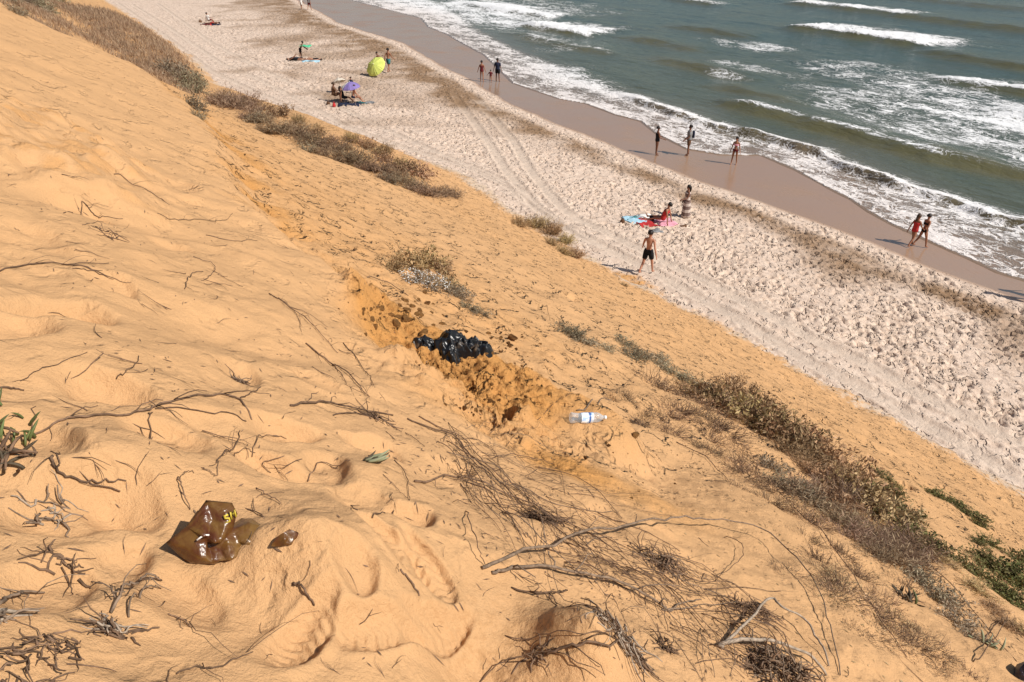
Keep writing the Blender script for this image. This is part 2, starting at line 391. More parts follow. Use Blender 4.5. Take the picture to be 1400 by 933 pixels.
for (px, py, ln, wd, dep) in [(75, 430, .20, .13, .10), (15, 455, .16, .12, .07), (230, 332, .17, .12, .06), (35, 325, .24, .16, .05), (285, 135, .2, .14, .05),
        (155, 398, .13, .10, .05), (150, 545, .15, .09, .05), (228, 612, .14, .10, .05), (55, 610, .16, .10, .05), (90, 690, .16, .10, .045), (170, 690, .12, .10, .05),
        (388, 600, .15, .09, .06), (372, 650, .15, .08, .055), (445, 655, .14, .09, .05), (510, 618, .12, .09, .05), (300, 600, .12, .1, .03), (540, 470, .1, .08, .03),
        (150, 770, .11, .08, .04), (60, 800, .13, .09, .04), (250, 820, .12, .08, .03), (500, 720, .13, .1, .05), (565, 735, .1, .08, .05), (495, 830, .09, .06, .05),
        (620, 640, .12, .08, .03), (750, 522, .15, .11, .07), (795, 532, .14, .09, .06), (720, 505, .12, .10, .05), (830, 520, .14, .10, .05), (690, 545, .12, .09, .05), (860, 560, .12, .09, .05), (440, 530, .12, .08, .03), (330, 520, .13, .08, .03), (250, 255, .2, .14, .04),
        (110, 280, .18, .12, .05), (180, 250, .2, .14, .04), (60, 240, .2, .16, .04)]:
    dpress_px(px, py, ln, wd, dep * 1.35, rim=0.10)
for (px, py, th) in [(585, 800, 2.2), (600, 860, 0.9), (520, 880, 0.7), (545, 790, 2.6), (420, 880, 1.2)]:
    dpress_px(px, py, .140, .055, .042, th=th, sharp=3.0, rim=0.25, tread=True)
for i in range(190):       # old, half-blown footprints about the shelf and spur
    u_ = rnd.uniform(-2.5, 3.2); v_ = rnd.uniform(0.8, 23)
    cx, cy = xy(u_, v_)
    press(DX, DY, DZ, dune_slice(cx, cy, .35), cx, cy, rnd.uniform(0, 6.3), rnd.uniform(.09, .17), rnd.uniform(.06, .10), rnd.uniform(.008, .026), rim=.15)
for i in range(1500):      # tracks on the lower face, thicker towards the foot
    v_ = rnd.uniform(2, 62); tu = float(toe_u(v_))
    u_ = tu + 1.0 - abs(rnd.gauss(0, 1)) * 3.4
    if u_ < 5.5: continue
    cx, cy = xy(u_, v_)
    press(DX, DY, DZ, dune_slice(cx, cy, .45), cx, cy, rnd.uniform(0, 6.3), rnd.uniform(.13, .20), rnd.uniform(.09, .13), rnd.uniform(.025, .06), rim=.4)
PALE = sstep(-1.6, 1.6, DU - toe_u(DV) + 0.9 * noi(0.5, 3, 24))
PITS = np.clip(0.9 * rough + 0.75 * sstep(4.0, 7.5, DU) + 0.5 * we * sstep(0, .4, x) + 0.8 * rg + 0.13 + 0.24 * sstep(5, 10, DV), 0, 1)
KEEP = (DU < toe_u(DV) + 2.2)
TINT = np.clip(TINT, 0, 1); DAMP_SHADE = np.clip(DAMP_SHADE, 0, 1)
dune = sheet('dune', DX, DY, DZ, KEEP, {'tint': TINT, 'damp': DAMP_SHADE, 'pale': PALE, 'pits': PITS}, M['dune'], 'steep orange sand dune face dropping to the beach', wrap=True)

# ------------------------------------------------------------------ beach
vv = [-60.0]
while vv[-1] < 420:
    v_ = vv[-1]
    vv.append(v_ + (2.0 if v_ < -4 else 0.085 if v_ < 42 else 0.085 + (v_ - 42) * 0.004 if v_ < 145 else 6.0))
vv = np.array(vv); NB = 390
tt = np.linspace(0, 1, NB)
VV = vv[:, None] + 0 * tt[None, :]
lo = (toe_u(vv) - 1.6); hi = (swash_u(vv) + 7.0)
UU = lo[:, None] + (hi - lo)[:, None] * tt[None, :]
BX, BY = xy(UU, VV)
tu, wu, su = toe_u(VV), wet_u(VV), swash_u(VV)
BZ = np.interp(UU.ravel(), [0, 1], [0, 0]).reshape(UU.shape)
f1 = np.clip((UU - tu) / (wu - tu), -0.3, 1); f2 = np.clip((UU - wu) / (su - wu), 0, 1)
BZ = 0.80 - 0.48 * f1 - 0.28 * f2 - 0.055 * np.clip(UU - su, 0, 99)
def bnoi(f, o, s): return fbm(BX * f, BY * f, o, s)
wob = 0.7 * bnoi(0.22, 3, 30)
WET = sstep(-0.25, 0.35, UU - wu - 0.35 * wob)
dry = 1 - WET
BZ += dry * (0.05 * bnoi(0.5, 3, 31) + 0.035 * bnoi(1.5, 2, 32)) + 0.012 * WET * bnoi(0.3, 2, 33)
# strip of seaweed and damp crust above the wet sand, wider up the coast
wband = np.interp(VV, [8, 16, 20, 30, 40, 50, 60, 75, 100], [3.6, 3.8, 3.0, 2.0, 2.8, 5.6, 8.0, 8.0, 7.0]) * np.clip(1.0 + 0.9 * bnoi(0.16, 3, 37), 0.35, 1.7)
ws = (wu - 1.1 - UU)
WRACK = sstep(-0.4, 0.5, ws) * sstep(wband * 1.05, wband * 0.35, ws) * np.clip(0.85 + 1.3 * bnoi(0.3, 3, 38), 0.12, 1)
lane2 = sstep(wband * 1.9, wband * 1.2, ws) * sstep(0, 1, ws) * 0.80 * sstep(34, 46, VV) * np.clip(0.5 + 1.2 * bnoi(0.12, 3, 36), 0, 1)
WRACK = np.clip(np.maximum(WRACK, lane2), 0, 1)
# wheel tracks
TR = [
 [(617, 120), (645, 160), (672, 200), (690, 232), (715, 263), (732, 285), (765, 310), (820, 338), (860, 358), (895, 377), (940, 402), (1000, 436), (1062, 474), (1110, 503), (1170, 532), (1240, 572), (1312, 612), (1400, 668)],
 [(647, 125), (668, 150), (700, 188), (725, 233), (742, 255), (767, 285), (787, 300), (840, 325), (875, 343), (925, 368), (987, 398), (1050, 433), (1110, 466), (1175, 495), (1237, 531), (1312, 571), (1400, 612)],
 [(180, 7), (240, 45), (300, 87), (350, 108), (412, 140), (475, 176), (560, 207), (640, 232), (690, 255), (740, 296), (800, 334)],
 [(215, 5), (290, 60), (350, 92), (430, 130), (520, 175), (600, 212), (660, 236), (716, 262)],
 [(160, 5), (225, 50), (290, 100), (345, 126), (400, 150), (470, 184), (560, 220), (650, 250)],
]
TRACK = np.zeros_like(BZ); GRO = np.zeros_like(BZ)
for n_, t in enumerate(TR):
    q = np.array([uv(*on_level(px, py, 0.62)) for px, py in t])
    # dense polyline, distance in the grid
    tv = np.interp(np.linspace(0, 1, 160), np.linspace(0, 1, len(q)), q[:, 1]); tq = np.interp(np.linspace(0, 1, 160), np.linspace(0, 1, len(q)), q[:, 0])
    o = np.argsort(tv); tq_v = np.interp(VV, tv[o], tq[o])
    slope = np.abs(np.gradient(tq[o], tv[o] + 1e-6 * np.arange(160))); sl_v = np.interp(VV, tv[o], np.clip(slope, 0, 4))
    inr = sstep(tv.min() - 1, tv.min() + 1, VV) * sstep(tv.max() + 1, tv.max() - 1, VV)
    dd = (UU - tq_v) / np.sqrt(1 + sl_v ** 2)
    st = 1.0 if n_ < 2 else 0.85
    wdt = 0.26 if n_ < 2 else 0.20
    TRACK = np.maximum(TRACK, inr * st * gauss(dd, wdt * 1.7))
    GRO += inr * st * (-0.036 * np.exp(-(dd / wdt) ** 6) + 0.030 * gauss(np.abs(dd) - wdt * 1.45, 0.09))
FOOT = np.zeros_like(BZ)
rnd = random.Random(11)
def beach_slice(u_, v_, rad):
    i0, i1 = np.searchsorted(vv, v_ - rad), np.searchsorted(vv, v_ + rad) + 1
    l, h = float(toe_u(v_)) - 1.6, float(swash_u(v_)) + 7.0
    du = rad / (h - l) * (NB - 1); c = (u_ - l) / (h - l) * (NB - 1)
    return (slice(max(0, i0), i1), slice(max(0, int(c - du)), max(0, int(c + du) + 2)))
for i in range(36000):
    v_ = 3 + 108 * rnd.random() ** 1.55
    tu_, wu_ = float(toe_u(v_)), float(wet_u(v_))
    u_ = rnd.uniform(tu_ - 1.2, wu_ - 0.2)
    if (u_ - tu_) < 2.5 and rnd.random() < 0.45: continue
    s_ = 1.0 + max(0, v_ - 40) * 0.010; sz_ = min(.17, .092 * math.exp(rnd.gauss(0, .32)))
    if pn(np.array(u_ * .45), np.array(v_ * .3), 9) < rnd.uniform(-.55, .1): continue
    cx, cy = xy(u_, v_)
    press(BX, BY, FOOT, beach_slice(u_, v_, .38 * s_), cx, cy, rnd.gauss(AN + 1.57, 0.8), sz_ * s_, sz_ * rnd.uniform(.5, .75) * s_, sz_ * rnd.uniform(.45, .85), rim=.45)
for i in range(420):       # a few prints on the wet sand
    v_ = 8 + 80 * rnd.random(); u_ = rnd.uniform(float(wet_u(v_)), float(swash_u(v_)))
    cx, cy = xy(u_, v_)
    press(BX, BY, FOOT, beach_slice(u_, v_, .4), cx, cy, AN + 1.57 + rnd.gauss(0, .3), .14, .06, .008, rim=.3)
FOOT = np.clip(FOOT, -0.12, 0.07) + dry * 0.022 * bnoi(3.2, 3, 39)
BZ += FOOT * (1 - 0.85 * TRACK) * (1 - 0.55 * gauss(UU - tu - 1.6, 1.0)) + GRO
TINTB = sstep(1.3, -0.9, UU - tu - 1.3 * wob)
beach = sheet('beach', BX, BY, BZ, None, {'wet': WET, 'wrack': WRACK, 'tint': TINTB, 'track': TRACK}, M['beach'], 'pale trampled beach sand with a wet mauve edge')

# ------------------------------------------------------------------ sea
sr = [24.0]
while sr[-1] < 7000: sr.append(sr[-1] * (1.0040 + (0.00005 * max(0, sr[-1] - 90) if sr[-1] < 700 else 0.12)))
sr = np.array(sr); sa = np.concatenate([np.arange(-70, -24, 2.0), np.arange(-24, 40, 0.125), np.arange(40, 120, 2.0)])
SA, SR = np.meshgrid(np.radians(sa), sr)
SX, SY = SR * np.sin(SA), SR * np.cos(SA)
SU, SV = uv(SX, SY)
def snoi(fu, fv, o, s): return fbm(SU * fu, SV * fv, o, s)
fade = sstep(500, 160, SR)
s_ = SU - swash_u(SV)                    # metres out from the edge of the swash
bk = SU - break_u(SV) - 0.25 * snoi(0.5, 0.5, 3, 40)
deep = sstep(2, 8, s_)
SZ = 0.0 + deep * fade * (0.16 * snoi(0.13, 0.05, 2, 41) + 0.085 * snoi(0.42, 0.16, 3, 42) + 0.03 * snoi(1.3, 0.7, 2, 43))
SZ = SZ + 0.075 * np.exp(-np.clip(s_, 0, 99) / 3.0) + 0.014 * (1 - deep) * snoi(1.0, 1.0, 3, 44)
FOAM = np.zeros_like(SZ); THICK = np.zeros_like(SZ); OLIVE = np.zeros_like(SZ)
def wave(dd, wgt, h, front, backl):
    """profile of one crest: steep towards the beach (dd < 0), long back"""
    p = np.where(dd < 0, np.exp(-(dd / front) ** 2), np.exp(-(dd / backl) ** 2))
    return h * wgt * p
def along(v0, v1, soft=3.0): return sstep(v0 - soft, v0 + soft, SV) * sstep(v1 + soft, v1 - soft, SV)
# little shore break: a rounded roll, its front olive and thinly foamed
lump = 0.80 + 0.5 * snoi(0.12, 0.28, 3, 45)
wb = along(6, 46, 4) * np.clip(lump, 0.2, 1.3)
SZ += wave(bk, wb, 0.46, 0.26, 1.3)
FOAM += 0.60 * wb * gauss(bk - 0.8, 0.9) + 0.45 * gauss(bk - 0.8, 1.4) * along(0, 60)
THICK += 0.16 * wb * gauss(bk - 0.25, 0.30)
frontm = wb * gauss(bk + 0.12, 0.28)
# swash: sheets of foam sliding over the sand
swf = sstep(0.02, 0.25, s_ - 0.0) * sstep(1.2, -0.6, bk)
FOAM += swf * (0.72 + 0.35 * snoi(0.25, 0.10, 3, 46) + 0.25 * gauss(s_ - 0.2, 0.35))
THICK += 0.30 * swf * gauss(s_ - 0.12, 0.14)
FOAM += 0.40 * sstep(46, 60, SV) * sstep(0, 2, bk) * sstep(16, 6, bk) * (0.6 + 0.8 * snoi(0.2, 0.08, 2, 47))
SHAL = sstep(9.5, 0.5, s_) * (0.55 + 0.45 * sstep(1.5, -0.5, bk)) * (1 - 0.45 * frontm)
# crests further out: (seaward position u, span along the coast v0..v1, height, foam on crest, whitewater)
CRESTS = [
 (46.7, 22, 41, 0.55, 0.75, 0.10), (50.4, 37, 45, 0.45, 0.15, 0.0), (46.9, 12, 24, 0.35, 0.1, 0.0),
 (83.0, 47, 64, 0.80, 1.0, 1.10), (60.5, 14, 27, 0.60, 0.9, 0.35), (68.0, 26, 36.5, 0.60, 0.9, 0.45),
 (58.0, 73, 84, 0.70, 1.0, 1.05), (105.0, 62, 82, 0.80, 0.9, 0.70), (104.0, 40, 62, 0.75, 0.1, 0.0),
 (73.0, 62, 74, 0.45, 0.0, 0.0), (94.0, 86, 96, 0.5, 0.7, 0.5), (80.0, 26, 46, 0.6, 0.05, 0.0), (126.0, 40, 110, 0.6, 0.0, 0.0),
 (62.0, 58, 70, 0.4, 0.0, 0.0), (64.0, 88, 108, 0.6, 0.85, 0.5), (55.0, 46, 58, 0.4, 0.1, 0.0), (150.0, 20, 120, 0.7, 0.0, 0.0), (52.5, 62, 78, .35, .45, .0),
]
for i, (cu, v0, v1, h, fo, th) in enumerate(CRESTS):
    dd = SU - cu - 1.1 * snoi(0.02, 0.06, 2, 60 + i) - 0.5 * snoi(0.1, 0.3, 2, 80 + i)
    wg = along(v0, v1, 2.5) * (0.85 + 0.4 * snoi(0.05, 0.25, 2, 100 + i))
    sc = 1.0 + (cu - 45) * 0.012
    SZ += wave(dd, wg, h * 0.8, 0.9 * sc, 2.8 * sc)
    OLIVE += wg * gauss(dd + 0.7 * sc, 1.1 * sc) * 1.0  # olive painted on crest fronts for light coming through the thin water
    FOAM += fo * wg * gauss(dd - 0.3, 0.55 * sc)
    if th > 0:
        wl = 1.5 + 9.0 * th; core = along(v0, v1, 1.5) * sstep(-1.2, 0.4, dd) * sstep(wl, wl * .25, dd + 3.0 * snoi(0.3, 0.25, 3, 170 + i)) * np.clip(0.85 + 0.9 * snoi(0.5, 0.35, 3, 120 + i), 0, 1.3)
        THICK += th * core; SZ += 0.22 * th * core * (0.6 + snoi(1.6, 1.6, 3, 140 + i))
        FOAM += 0.5 * th * wg * sstep(-1, 1, dd) * sstep(9 * sc, 2, dd)
# lace left behind by the last waves
def patch(cu, cv, ru, rv, a, sd):
    global FOAM
    q = np.hypot((SU - cu) / ru, (SV - cv) / rv)
    FOAM = FOAM + (a + 0.07) * sstep(1.15, 0.45, q + 0.45 * snoi(0.12, 0.12, 3, sd))
patch(56, 30, 9.0, 13, 0.50, 160); patch(66, 40, 7, 12, 0.42, 161); patch(51, 17, 6, 8, 0.45, 162)
patch(69, 58, 4, 7, 0.50, 163); patch(58, 50, 3.0, 6, 0.46, 164); patch(54, 48, 1.5, 3, 0.6, 165)
patch(62, 22, 7, 9, 0.42, 166); patch(60, 100, 10, 22, 0.50, 167); patch(90, 50, 6, 9, 0.22, 168); patch(74, 100, 8, 20, .34, 169)
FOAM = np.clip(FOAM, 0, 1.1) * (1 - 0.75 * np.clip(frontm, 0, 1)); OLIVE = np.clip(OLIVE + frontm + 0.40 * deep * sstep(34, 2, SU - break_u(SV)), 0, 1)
SZ = np.where(s_ < 0, np.minimum(SZ, 0.08) - 0.5 * np.clip(-s_, 0, 1.2), SZ)
SKEEP = (s_ > -1.0)
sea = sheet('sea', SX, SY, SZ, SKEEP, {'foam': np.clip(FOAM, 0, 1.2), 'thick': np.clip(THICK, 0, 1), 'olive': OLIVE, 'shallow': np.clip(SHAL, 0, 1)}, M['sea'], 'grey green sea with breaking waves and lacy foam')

# ------------------------------------------------------------------ finding the ground again
def bil(Z, fi, fj):
    i = np.clip(np.floor(fi).astype(int), 0, Z.shape[0] - 2); j = np.clip(np.floor(fj).astype(int), 0, Z.shape[1] - 2)
    a = fi - i; b = fj - j
    return Z[i, j] * (1 - a) * (1 - b) + Z[i + 1, j] * a * (1 - b) + Z[i, j + 1] * (1 - a) * b + Z[i + 1, j + 1] * a * b
_ri = np.arange(len(rr)); _ai = np.arange(len(aa)); _vi = np.arange(len(vv))
def ground(x, y):
    x = np.asarray(x, float); y = np.asarray(y, float)
    u_, v_ = uv(x, y)
    zd = bil(DZ, np.interp(np.hypot(x, y), rr, _ri), np.interp(np.degrees(np.arctan2(x, y)), aa, _ai))
    l, h = toe_u(v_) - 1.6, swash_u(v_) + 7.0
    zb = bil(BZ, np.interp(v_, vv, _vi), np.clip((u_ - l) / (h - l), 0, 1) * (NB - 1))
    return np.where(u_ < l, zd, np.where(u_ > toe_u(v_) + 1.6, zb, np.maximum(zd, zb)))
def gz(x, y): return float(ground(np.array([x]), np.array([y]))[0])
_S = np.concatenate([np.geomspace(0.9, 190, 1500)])
def at(px, py):
    """first point of the ground under a photo point"""
    r = ray(px, py)
    g_ = ground(r[0] * _S, r[1] * _S); h = CAM_Z + r[2] * _S - g_
    k = np.argmax(h < 0)
    if h[k] >= 0: k = len(_S) - 1
    t = h[k - 1] / (h[k - 1] - h[k] + 1e-9); s = _S[k - 1] + (_S[k] - _S[k - 1]) * t
    x, y = r[0] * s, r[1] * s
    return Vector((x, y, gz(x, y)))
def depth(p): return p.y * CP - (p.z - CAM_Z) * SP          # distance along the view
def px_m(p): return depth(p) / FPX                           # metres per photo pixel there
def gnormal(x, y, e=0.12):
    return Vector((gz(x - e, y) - gz(x + e, y), gz(x, y - e) - gz(x, y + e), 2 * e)).normalized()

# ------------------------------------------------------------------ mesh helpers
def new_obj(name, me, material=None, parent=None, loc=None):
    if material is not None and not me.materials: me.materials.append(material)
    o = bpy.data.objects.new(name, me); COL.objects.link(o)
    if parent is not None: o.parent = parent
    if loc is not None: o.location = loc
    return o
def empty(name, loc=(0, 0, 0), label=None, cat=None, group=None, kind=None, rotz=0.0, scale=1.0):
    o = bpy.data.objects.new(name, None); COL.objects.link(o); o.empty_display_size = 0.1
    o.location = loc; o.rotation_euler = (0, 0, rotz); o.scale = (scale,) * 3
    tag(o, label, cat, group, kind); return o
def tag(o, label=None, cat=None, group=None, kind=None):
    if label: o['label'] = label
    if cat: o['category'] = cat
    if group: o['group'] = group
    if kind: o['kind'] = kind
    return o
def copy_tree(o, parent=None):
    c = o.copy(); COL.objects.link(c); c.parent = parent
    for ch in o.children: copy_tree(ch, c)
    return c
def mesh(name, verts, faces, smooth=True):
    me = bpy.data.meshes.new(name); me.from_pydata([tuple(v) for v in verts], [], faces)
    if smooth: me.polygons.foreach_set('use_smooth', np.ones(len(me.polygons), bool))
    me.update(); return me
class MB:
    def __init__(s): s.v = []; s.f = []
    def tube(s, pts, radii, sides=5, caps=True):
        pts = [Vector(p) for p in pts]; n = len(pts); base = len(s.v)
        prev = None
        for i, p in enumerate(pts):
            t = (pts[min(i + 1, n - 1)] - pts[max(i - 1, 0)])
            t = t.normalized() if t.length > 1e-9 else Vector((0, 0, 1))
            a = prev if prev is not None else (Vector((0, 0, 1)) if abs(t.z) < 0.9 else Vector((1, 0, 0)))
            x = (a - t * a.dot(t)); x = x.normalized() if x.length > 1e-6 else t.orthogonal().normalized()
            prev = x; y = t.cross(x); r = radii[i] if hasattr(radii, '__len__') else radii
            for k in range(sides):
                an = 2 * math.pi * k / sides
                s.v.append(p + (x * math.cos(an) + y * math.sin(an)) * r)
        for i in range(n - 1):
            for k in range(sides):
                a = base + i * sides + k; b = base + i * sides + (k + 1) % sides
                s.f.append((a, b, b + sides, a + sides))
        if caps:
            s.f.append(tuple(base + k for k in reversed(range(sides)))); s.f.append(tuple(base + (n - 1) * sides + k for k in range(sides)))
    def loft(s, rings, close=True, caps=True):
        base = len(s.v); m = len(rings[0])
        for r in rings: s.v.extend(Vector(p) for p in r)
        for i in range(len(rings) - 1):
            for k in range(m if close else m - 1):
                a = base + i * m + k; b = base + i * m + (k + 1) % m
                s.f.append((a, b, b + m, a + m))
        if caps:
            s.f.append(tuple(base + k for k in reversed(range(m)))); s.f.append(tuple(base + (len(rings) - 1) * m + k for k in range(m)))
    def mesh(s, name, smooth=True): return mesh(name, s.v, s.f, smooth)
def catmull(P, sub=5):
    P = [np.array(p, float) for p in P]; P = [2 * P[0] - P[1]] + P + [2 * P[-1] - P[-2]]; out = []
    for i in range(1, len(P) - 2):
        a, b, c, d = P[i - 1:i + 3]
        for k in range(sub):
            t = k / sub
            out.append(0.5 * ((2 * b) + (c - a) * t + (2 * a - 5 * b + 4 * c - d) * t * t + (3 * b - a - 3 * c + d) * t ** 3))
    out.append(P[-2]); return out

# ------------------------------------------------------------------ plant materials
def leaf_mat(name, c0, c1, c2, trans=0.15, rough=0.7):
    m, n, b, o = mat(name); g = G(n)
    geo = g.node('ShaderNodeNewGeometry'); r = geo.outputs['Random Per Island']
    c = g.mix(g.ramp(r, 0.05, 0.6), c0, c1); c = g.mix(g.ramp(r, 0.72, 0.98), c, c2)
    x = g.node('ShaderNodeHueSaturation'); g.put(x.inputs['Color'], c)
    g.put(x.inputs['Value'], g.math('MULTIPLY_ADD', g.rnd(), 0.75, 0.86)); g.put(x.inputs['Hue'], g.math('MULTIPLY_ADD', g.math('FRACT', g.math('MULTIPLY', g.rnd(), 7.3)), 0.035, 0.48))
    g.put(b.inputs['Base Color'], x.outputs[0]); b.inputs['Roughness'].default_value = rough; b.inputs['Specular IOR Level'].default_value = 0.2
    t = g.node('ShaderNodeBsdfTranslucent'); g.put(t.inputs[0], x.outputs[0]); ms = g.node('ShaderNodeMixShader'); ms.inputs[0].default_value = trans
    n.links.new(b.outputs[0], ms.inputs[1]); n.links.new(t.outputs[0], ms.inputs[2]); n.links.new(ms.outputs[0], o.inputs[0])
    return m
M['stem'] = simple('dry_stem_bark', (0.17, 0.105, 0.065), 0.9, 0.35, 30, 0.1, objrand=0.5)
M['stem_dark'] = simple('dark_root_bark', (0.150, 0.094, 0.060), 0.9, 0.4, 30, 0.1, objrand=0.4)
M['stem_grey'] = simple('weathered_grey_wood', (0.205, 0.145, 0.100), 0.9, 0.35, 40, 0.1, bump=0.002, bscale=90)
M['stem_pale'] = simple('bleached_wood', (0.33, 0.26, 0.195), 0.9, 0.3, 40, 0.1, bump=0.003, bscale=90)
M['leaf_brown'] = leaf_mat('dry_brown_foliage', (0.185, 0.118, 0.064), (0.285, 0.188, 0.098), (0.42, 0.30, 0.17))
M['leaf_olive'] = leaf_mat('olive_foliage', (0.165, 0.110, 0.050), (0.270, 0.180, 0.086), (0.42, 0.29, 0.155))
M['leaf_green'] = leaf_mat('green_foliage', (0.070, 0.076, 0.022), (0.120, 0.118, 0.038), (0.20, 0.165, 0.07))
M['leaf_grey'] = leaf_mat('grey_foliage', (0.150, 0.122, 0.074), (0.235, 0.195, 0.125), (0.33, 0.27, 0.18))
M['leaf_straw'] = leaf_mat('straw_foliage', (0.23, 0.150, 0.065), (0.34, 0.235, 0.11), (0.43, 0.32, 0.18))
M['leaf_drygrass'] = leaf_mat('far_dry_grass', (0.27, 0.190, 0.115), (0.37, 0.275, 0.165), (0.46, 0.36, 0.22), 0.35)
M['leaf_scrub'] = leaf_mat('grey_brown_scrub_grass', (0.165, 0.110, 0.072), (0.255, 0.178, 0.112), (0.36, 0.265, 0.165), 0.25)
M['flower'] = simple('white_petals', (0.78, 0.78, 0.74), 0.7, 0.05)

def quads(name, C, A, B, material):
    """many small diamond leaves: centres, half-axes"""
    C, A, B = (np.asarray(q, float) for q in (C, A, B)); n = len(C)
    v = np.stack([C - A, C + B, C + A, C - B], 1).reshape(-1, 3)
    me = bpy.data.meshes.new(name); me.vertices.add(4 * n); me.vertices.foreach_set('co', v.astype(np.float32).ravel())
    me.loops.add(4 * n); me.loops.foreach_set('vertex_index', np.arange(4 * n, dtype=np.int32))
    me.polygons.add(n); me.polygons.foreach_set('loop_start', np.arange(0, 4 * n, 4, dtype=np.int32))
    me.update(calc_edges=True); me.materials.append(material); return me
def shrub_meshes(seed, n_stem, leaves, ll, lw, height, spread, lean=0.0, leafmat='leaf_brown', stem_mat='stem', bare=0.0):
    """unit plant about 1 m across: stems mesh + leaves mesh"""
    R = random.Random(seed); mb = MB(); C = []; A = []; B = []
    for i in range(n_stem):
        az = R.uniform(0, 6.283); rad = math.sqrt(R.random()) * 0.16
        p = Vector((math.cos(az) * rad * spread, math.sin(az) * rad * spread, -0.05))
        az2 = az + R.gauss(0, 0.7); tilt = R.uniform(0.1, 1.15)
        L = R.uniform(0.28, 0.55); d = Vector((math.cos(az2) * math.sin(tilt) * spread, math.sin(az2) * math.sin(tilt) * spread, math.cos(tilt) * height)).normalized()
        pts = [p.copy()]; k = 5
        for s_ in range(k):
            d = (d + Vector((R.gauss(0, .22), R.gauss(0, .22), R.gauss(0.02, .16)))).normalized()
            p = p + d * (L / k) * Vector((spread, spread, height)).length * 0.62; pts.append(p.copy())
        mb.tube(pts, [0.0075, 0.006, 0.005, 0.004, 0.003, 0.0015], 3, caps=False)
        nl = int(leaves / n_stem)
        for q in range(nl):
            t = (R.random() ** (0.6 if not bare else 0.45)) * k; j = min(int(t), k - 1); f = t - j
            c = pts[j] * (1 - f) + pts[j + 1] * f + Vector((R.gauss(0, .035), R.gauss(0, .035), R.gauss(0, .03)))
            if c.z < 0.0: c.z = abs(c.z) * 0.5
            a = (d + Vector((R.gauss(0, .9), R.gauss(0, .9), R.gauss(0.1, .9)))).normalized()
            b = a.cross(Vector((R.gauss(0, 1), R.gauss(0, 1), R.gauss(0, 1)))).normalized()
            z = R.uniform(0.6, 1.4)
            C.append(c); A.append(a * ll * z); B.append(b * lw * z)
    return mb.mesh('shrub_stems', True), quads('shrub_leaves', C, A, B, M[leafmat]), M[stem_mat]
KINDS = {}
def kind(name, n=3, **k):
    KINDS[name] = [shrub_meshes(sum(map(ord, name)) + 31 * i, **k) for i in range(n)]
kind('brown', n_stem=60, leaves=720, ll=0.040, lw=0.012, height=0.8, spread=1.0, leafmat='leaf_brown')
kind('olive', n_stem=60, leaves=760, ll=0.038, lw=0.014, height=0.9, spread=1.0, leafmat='leaf_olive')
kind('green', n_stem=60, leaves=1200, ll=0.034, lw=0.015, height=0.75, spread=1.0, leafmat='leaf_green')
kind('grey', n_stem=70, leaves=950, ll=0.038, lw=0.010, height=0.75, spread=1.0, leafmat='leaf_grey', stem_mat='stem_grey')
kind('scrubgrass', n_stem=90, leaves=900, ll=0.060, lw=0.006, height=0.9, spread=1.0, leafmat='leaf_scrub')
kind('straw', n_stem=80, leaves=1300, ll=0.055, lw=0.005, height=1.2, spread=0.8, leafmat='leaf_straw', stem_mat='stem')
kind('twiggy', n_stem=75, leaves=520, ll=0.022, lw=0.007, height=0.6, spread=1.1, leafmat='leaf_brown', stem_mat='stem_dark', bare=1)
rnd = random.Random(21)
def shrub(px, py, wpx, k, label, group, hs=1.0, name='dry_shrub', cat='shrub', sink=0.02):
    p = at(px, py); w_ = wpx * px_m(p) * 1.28
    e = empty(name, p - Vector((0, 0, sink)), label, cat, group, rotz=rnd.uniform(0, 6.28))
    e.scale = (w_ * 0.95, w_ * 0.95, w_ * hs)
    nrm = gnormal(p.x, p.y, 0.3); up_ = (nrm * 0.75 + Vector((0, 0, 0.6))).normalized()
    e.rotation_mode = 'QUATERNION'
    e.rotation_quaternion = Vector((0, 0, 1)).rotation_difference(up_) @ Euler((0, 0, rnd.uniform(0, 6.28))).to_quaternion()
    st, lf, sm = rnd.choice(KINDS[k])
    new_obj('stems', st, sm, e); new_obj('foliage', lf, None, e)
    return e
def many(lst, k, label, group, jitter=6, **kw):
    for (px, py, w_) in lst: shrub(px + rnd.uniform(-jitter, jitter), py + rnd.uniform(-jitter, jitter), w_ * rnd.uniform(.85, 1.15), k, label, group, **kw)
def line(pts, n, wid, spread=8):
    q = np.array(pts, float); t = np.linspace(0, 1, n); s = np.linspace(0, 1, len(q))
    return [(float(np.interp(a, s, q[:, 0])) + rnd.gauss(0, spread), float(np.interp(a, s, q[:, 1])) + rnd.gauss(0, spread * .6), wid * rnd.uniform(.7, 1.25)) for a in t]
# clumps on the edge of the spur and the brown strip at the foot of the bank
many([(235, 103, 42), (250, 112, 44), (262, 128, 40), (268, 145, 34), (258, 118, 38), (272, 158, 26)], 'grey', 'dark grey bushy clump at the edge of the sand spur below the dry grass', 'grey clumps on the spur edge', jitter=3, hs=1.1)
many(line([(300, 138), (340, 158), (390, 182), (450, 208), (510, 232), (560, 250), (612, 272)], 26, 40, 5), 'scrubgrass', 'low brown dry grassy shrub in the long strip of scrub above the pale beach', 'brown scrub strip above the beach', jitter=3, hs=0.75)
many(line([(330, 142), (390, 166), (450, 192), (520, 218), (570, 240)], 15, 38, 5), 'brown', 'low brown dry shrub in the long strip of scrub above the pale beach', 'brown scrub strip above the beach', jitter=3, hs=0.75)
many([(310, 140, 30), (350, 168, 30), (530, 246, 26), (420, 205, 30)], 'grey', 'greyer tuft among the brown scrub strip above the beach', 'grey tufts in the scrub strip', jitter=3)
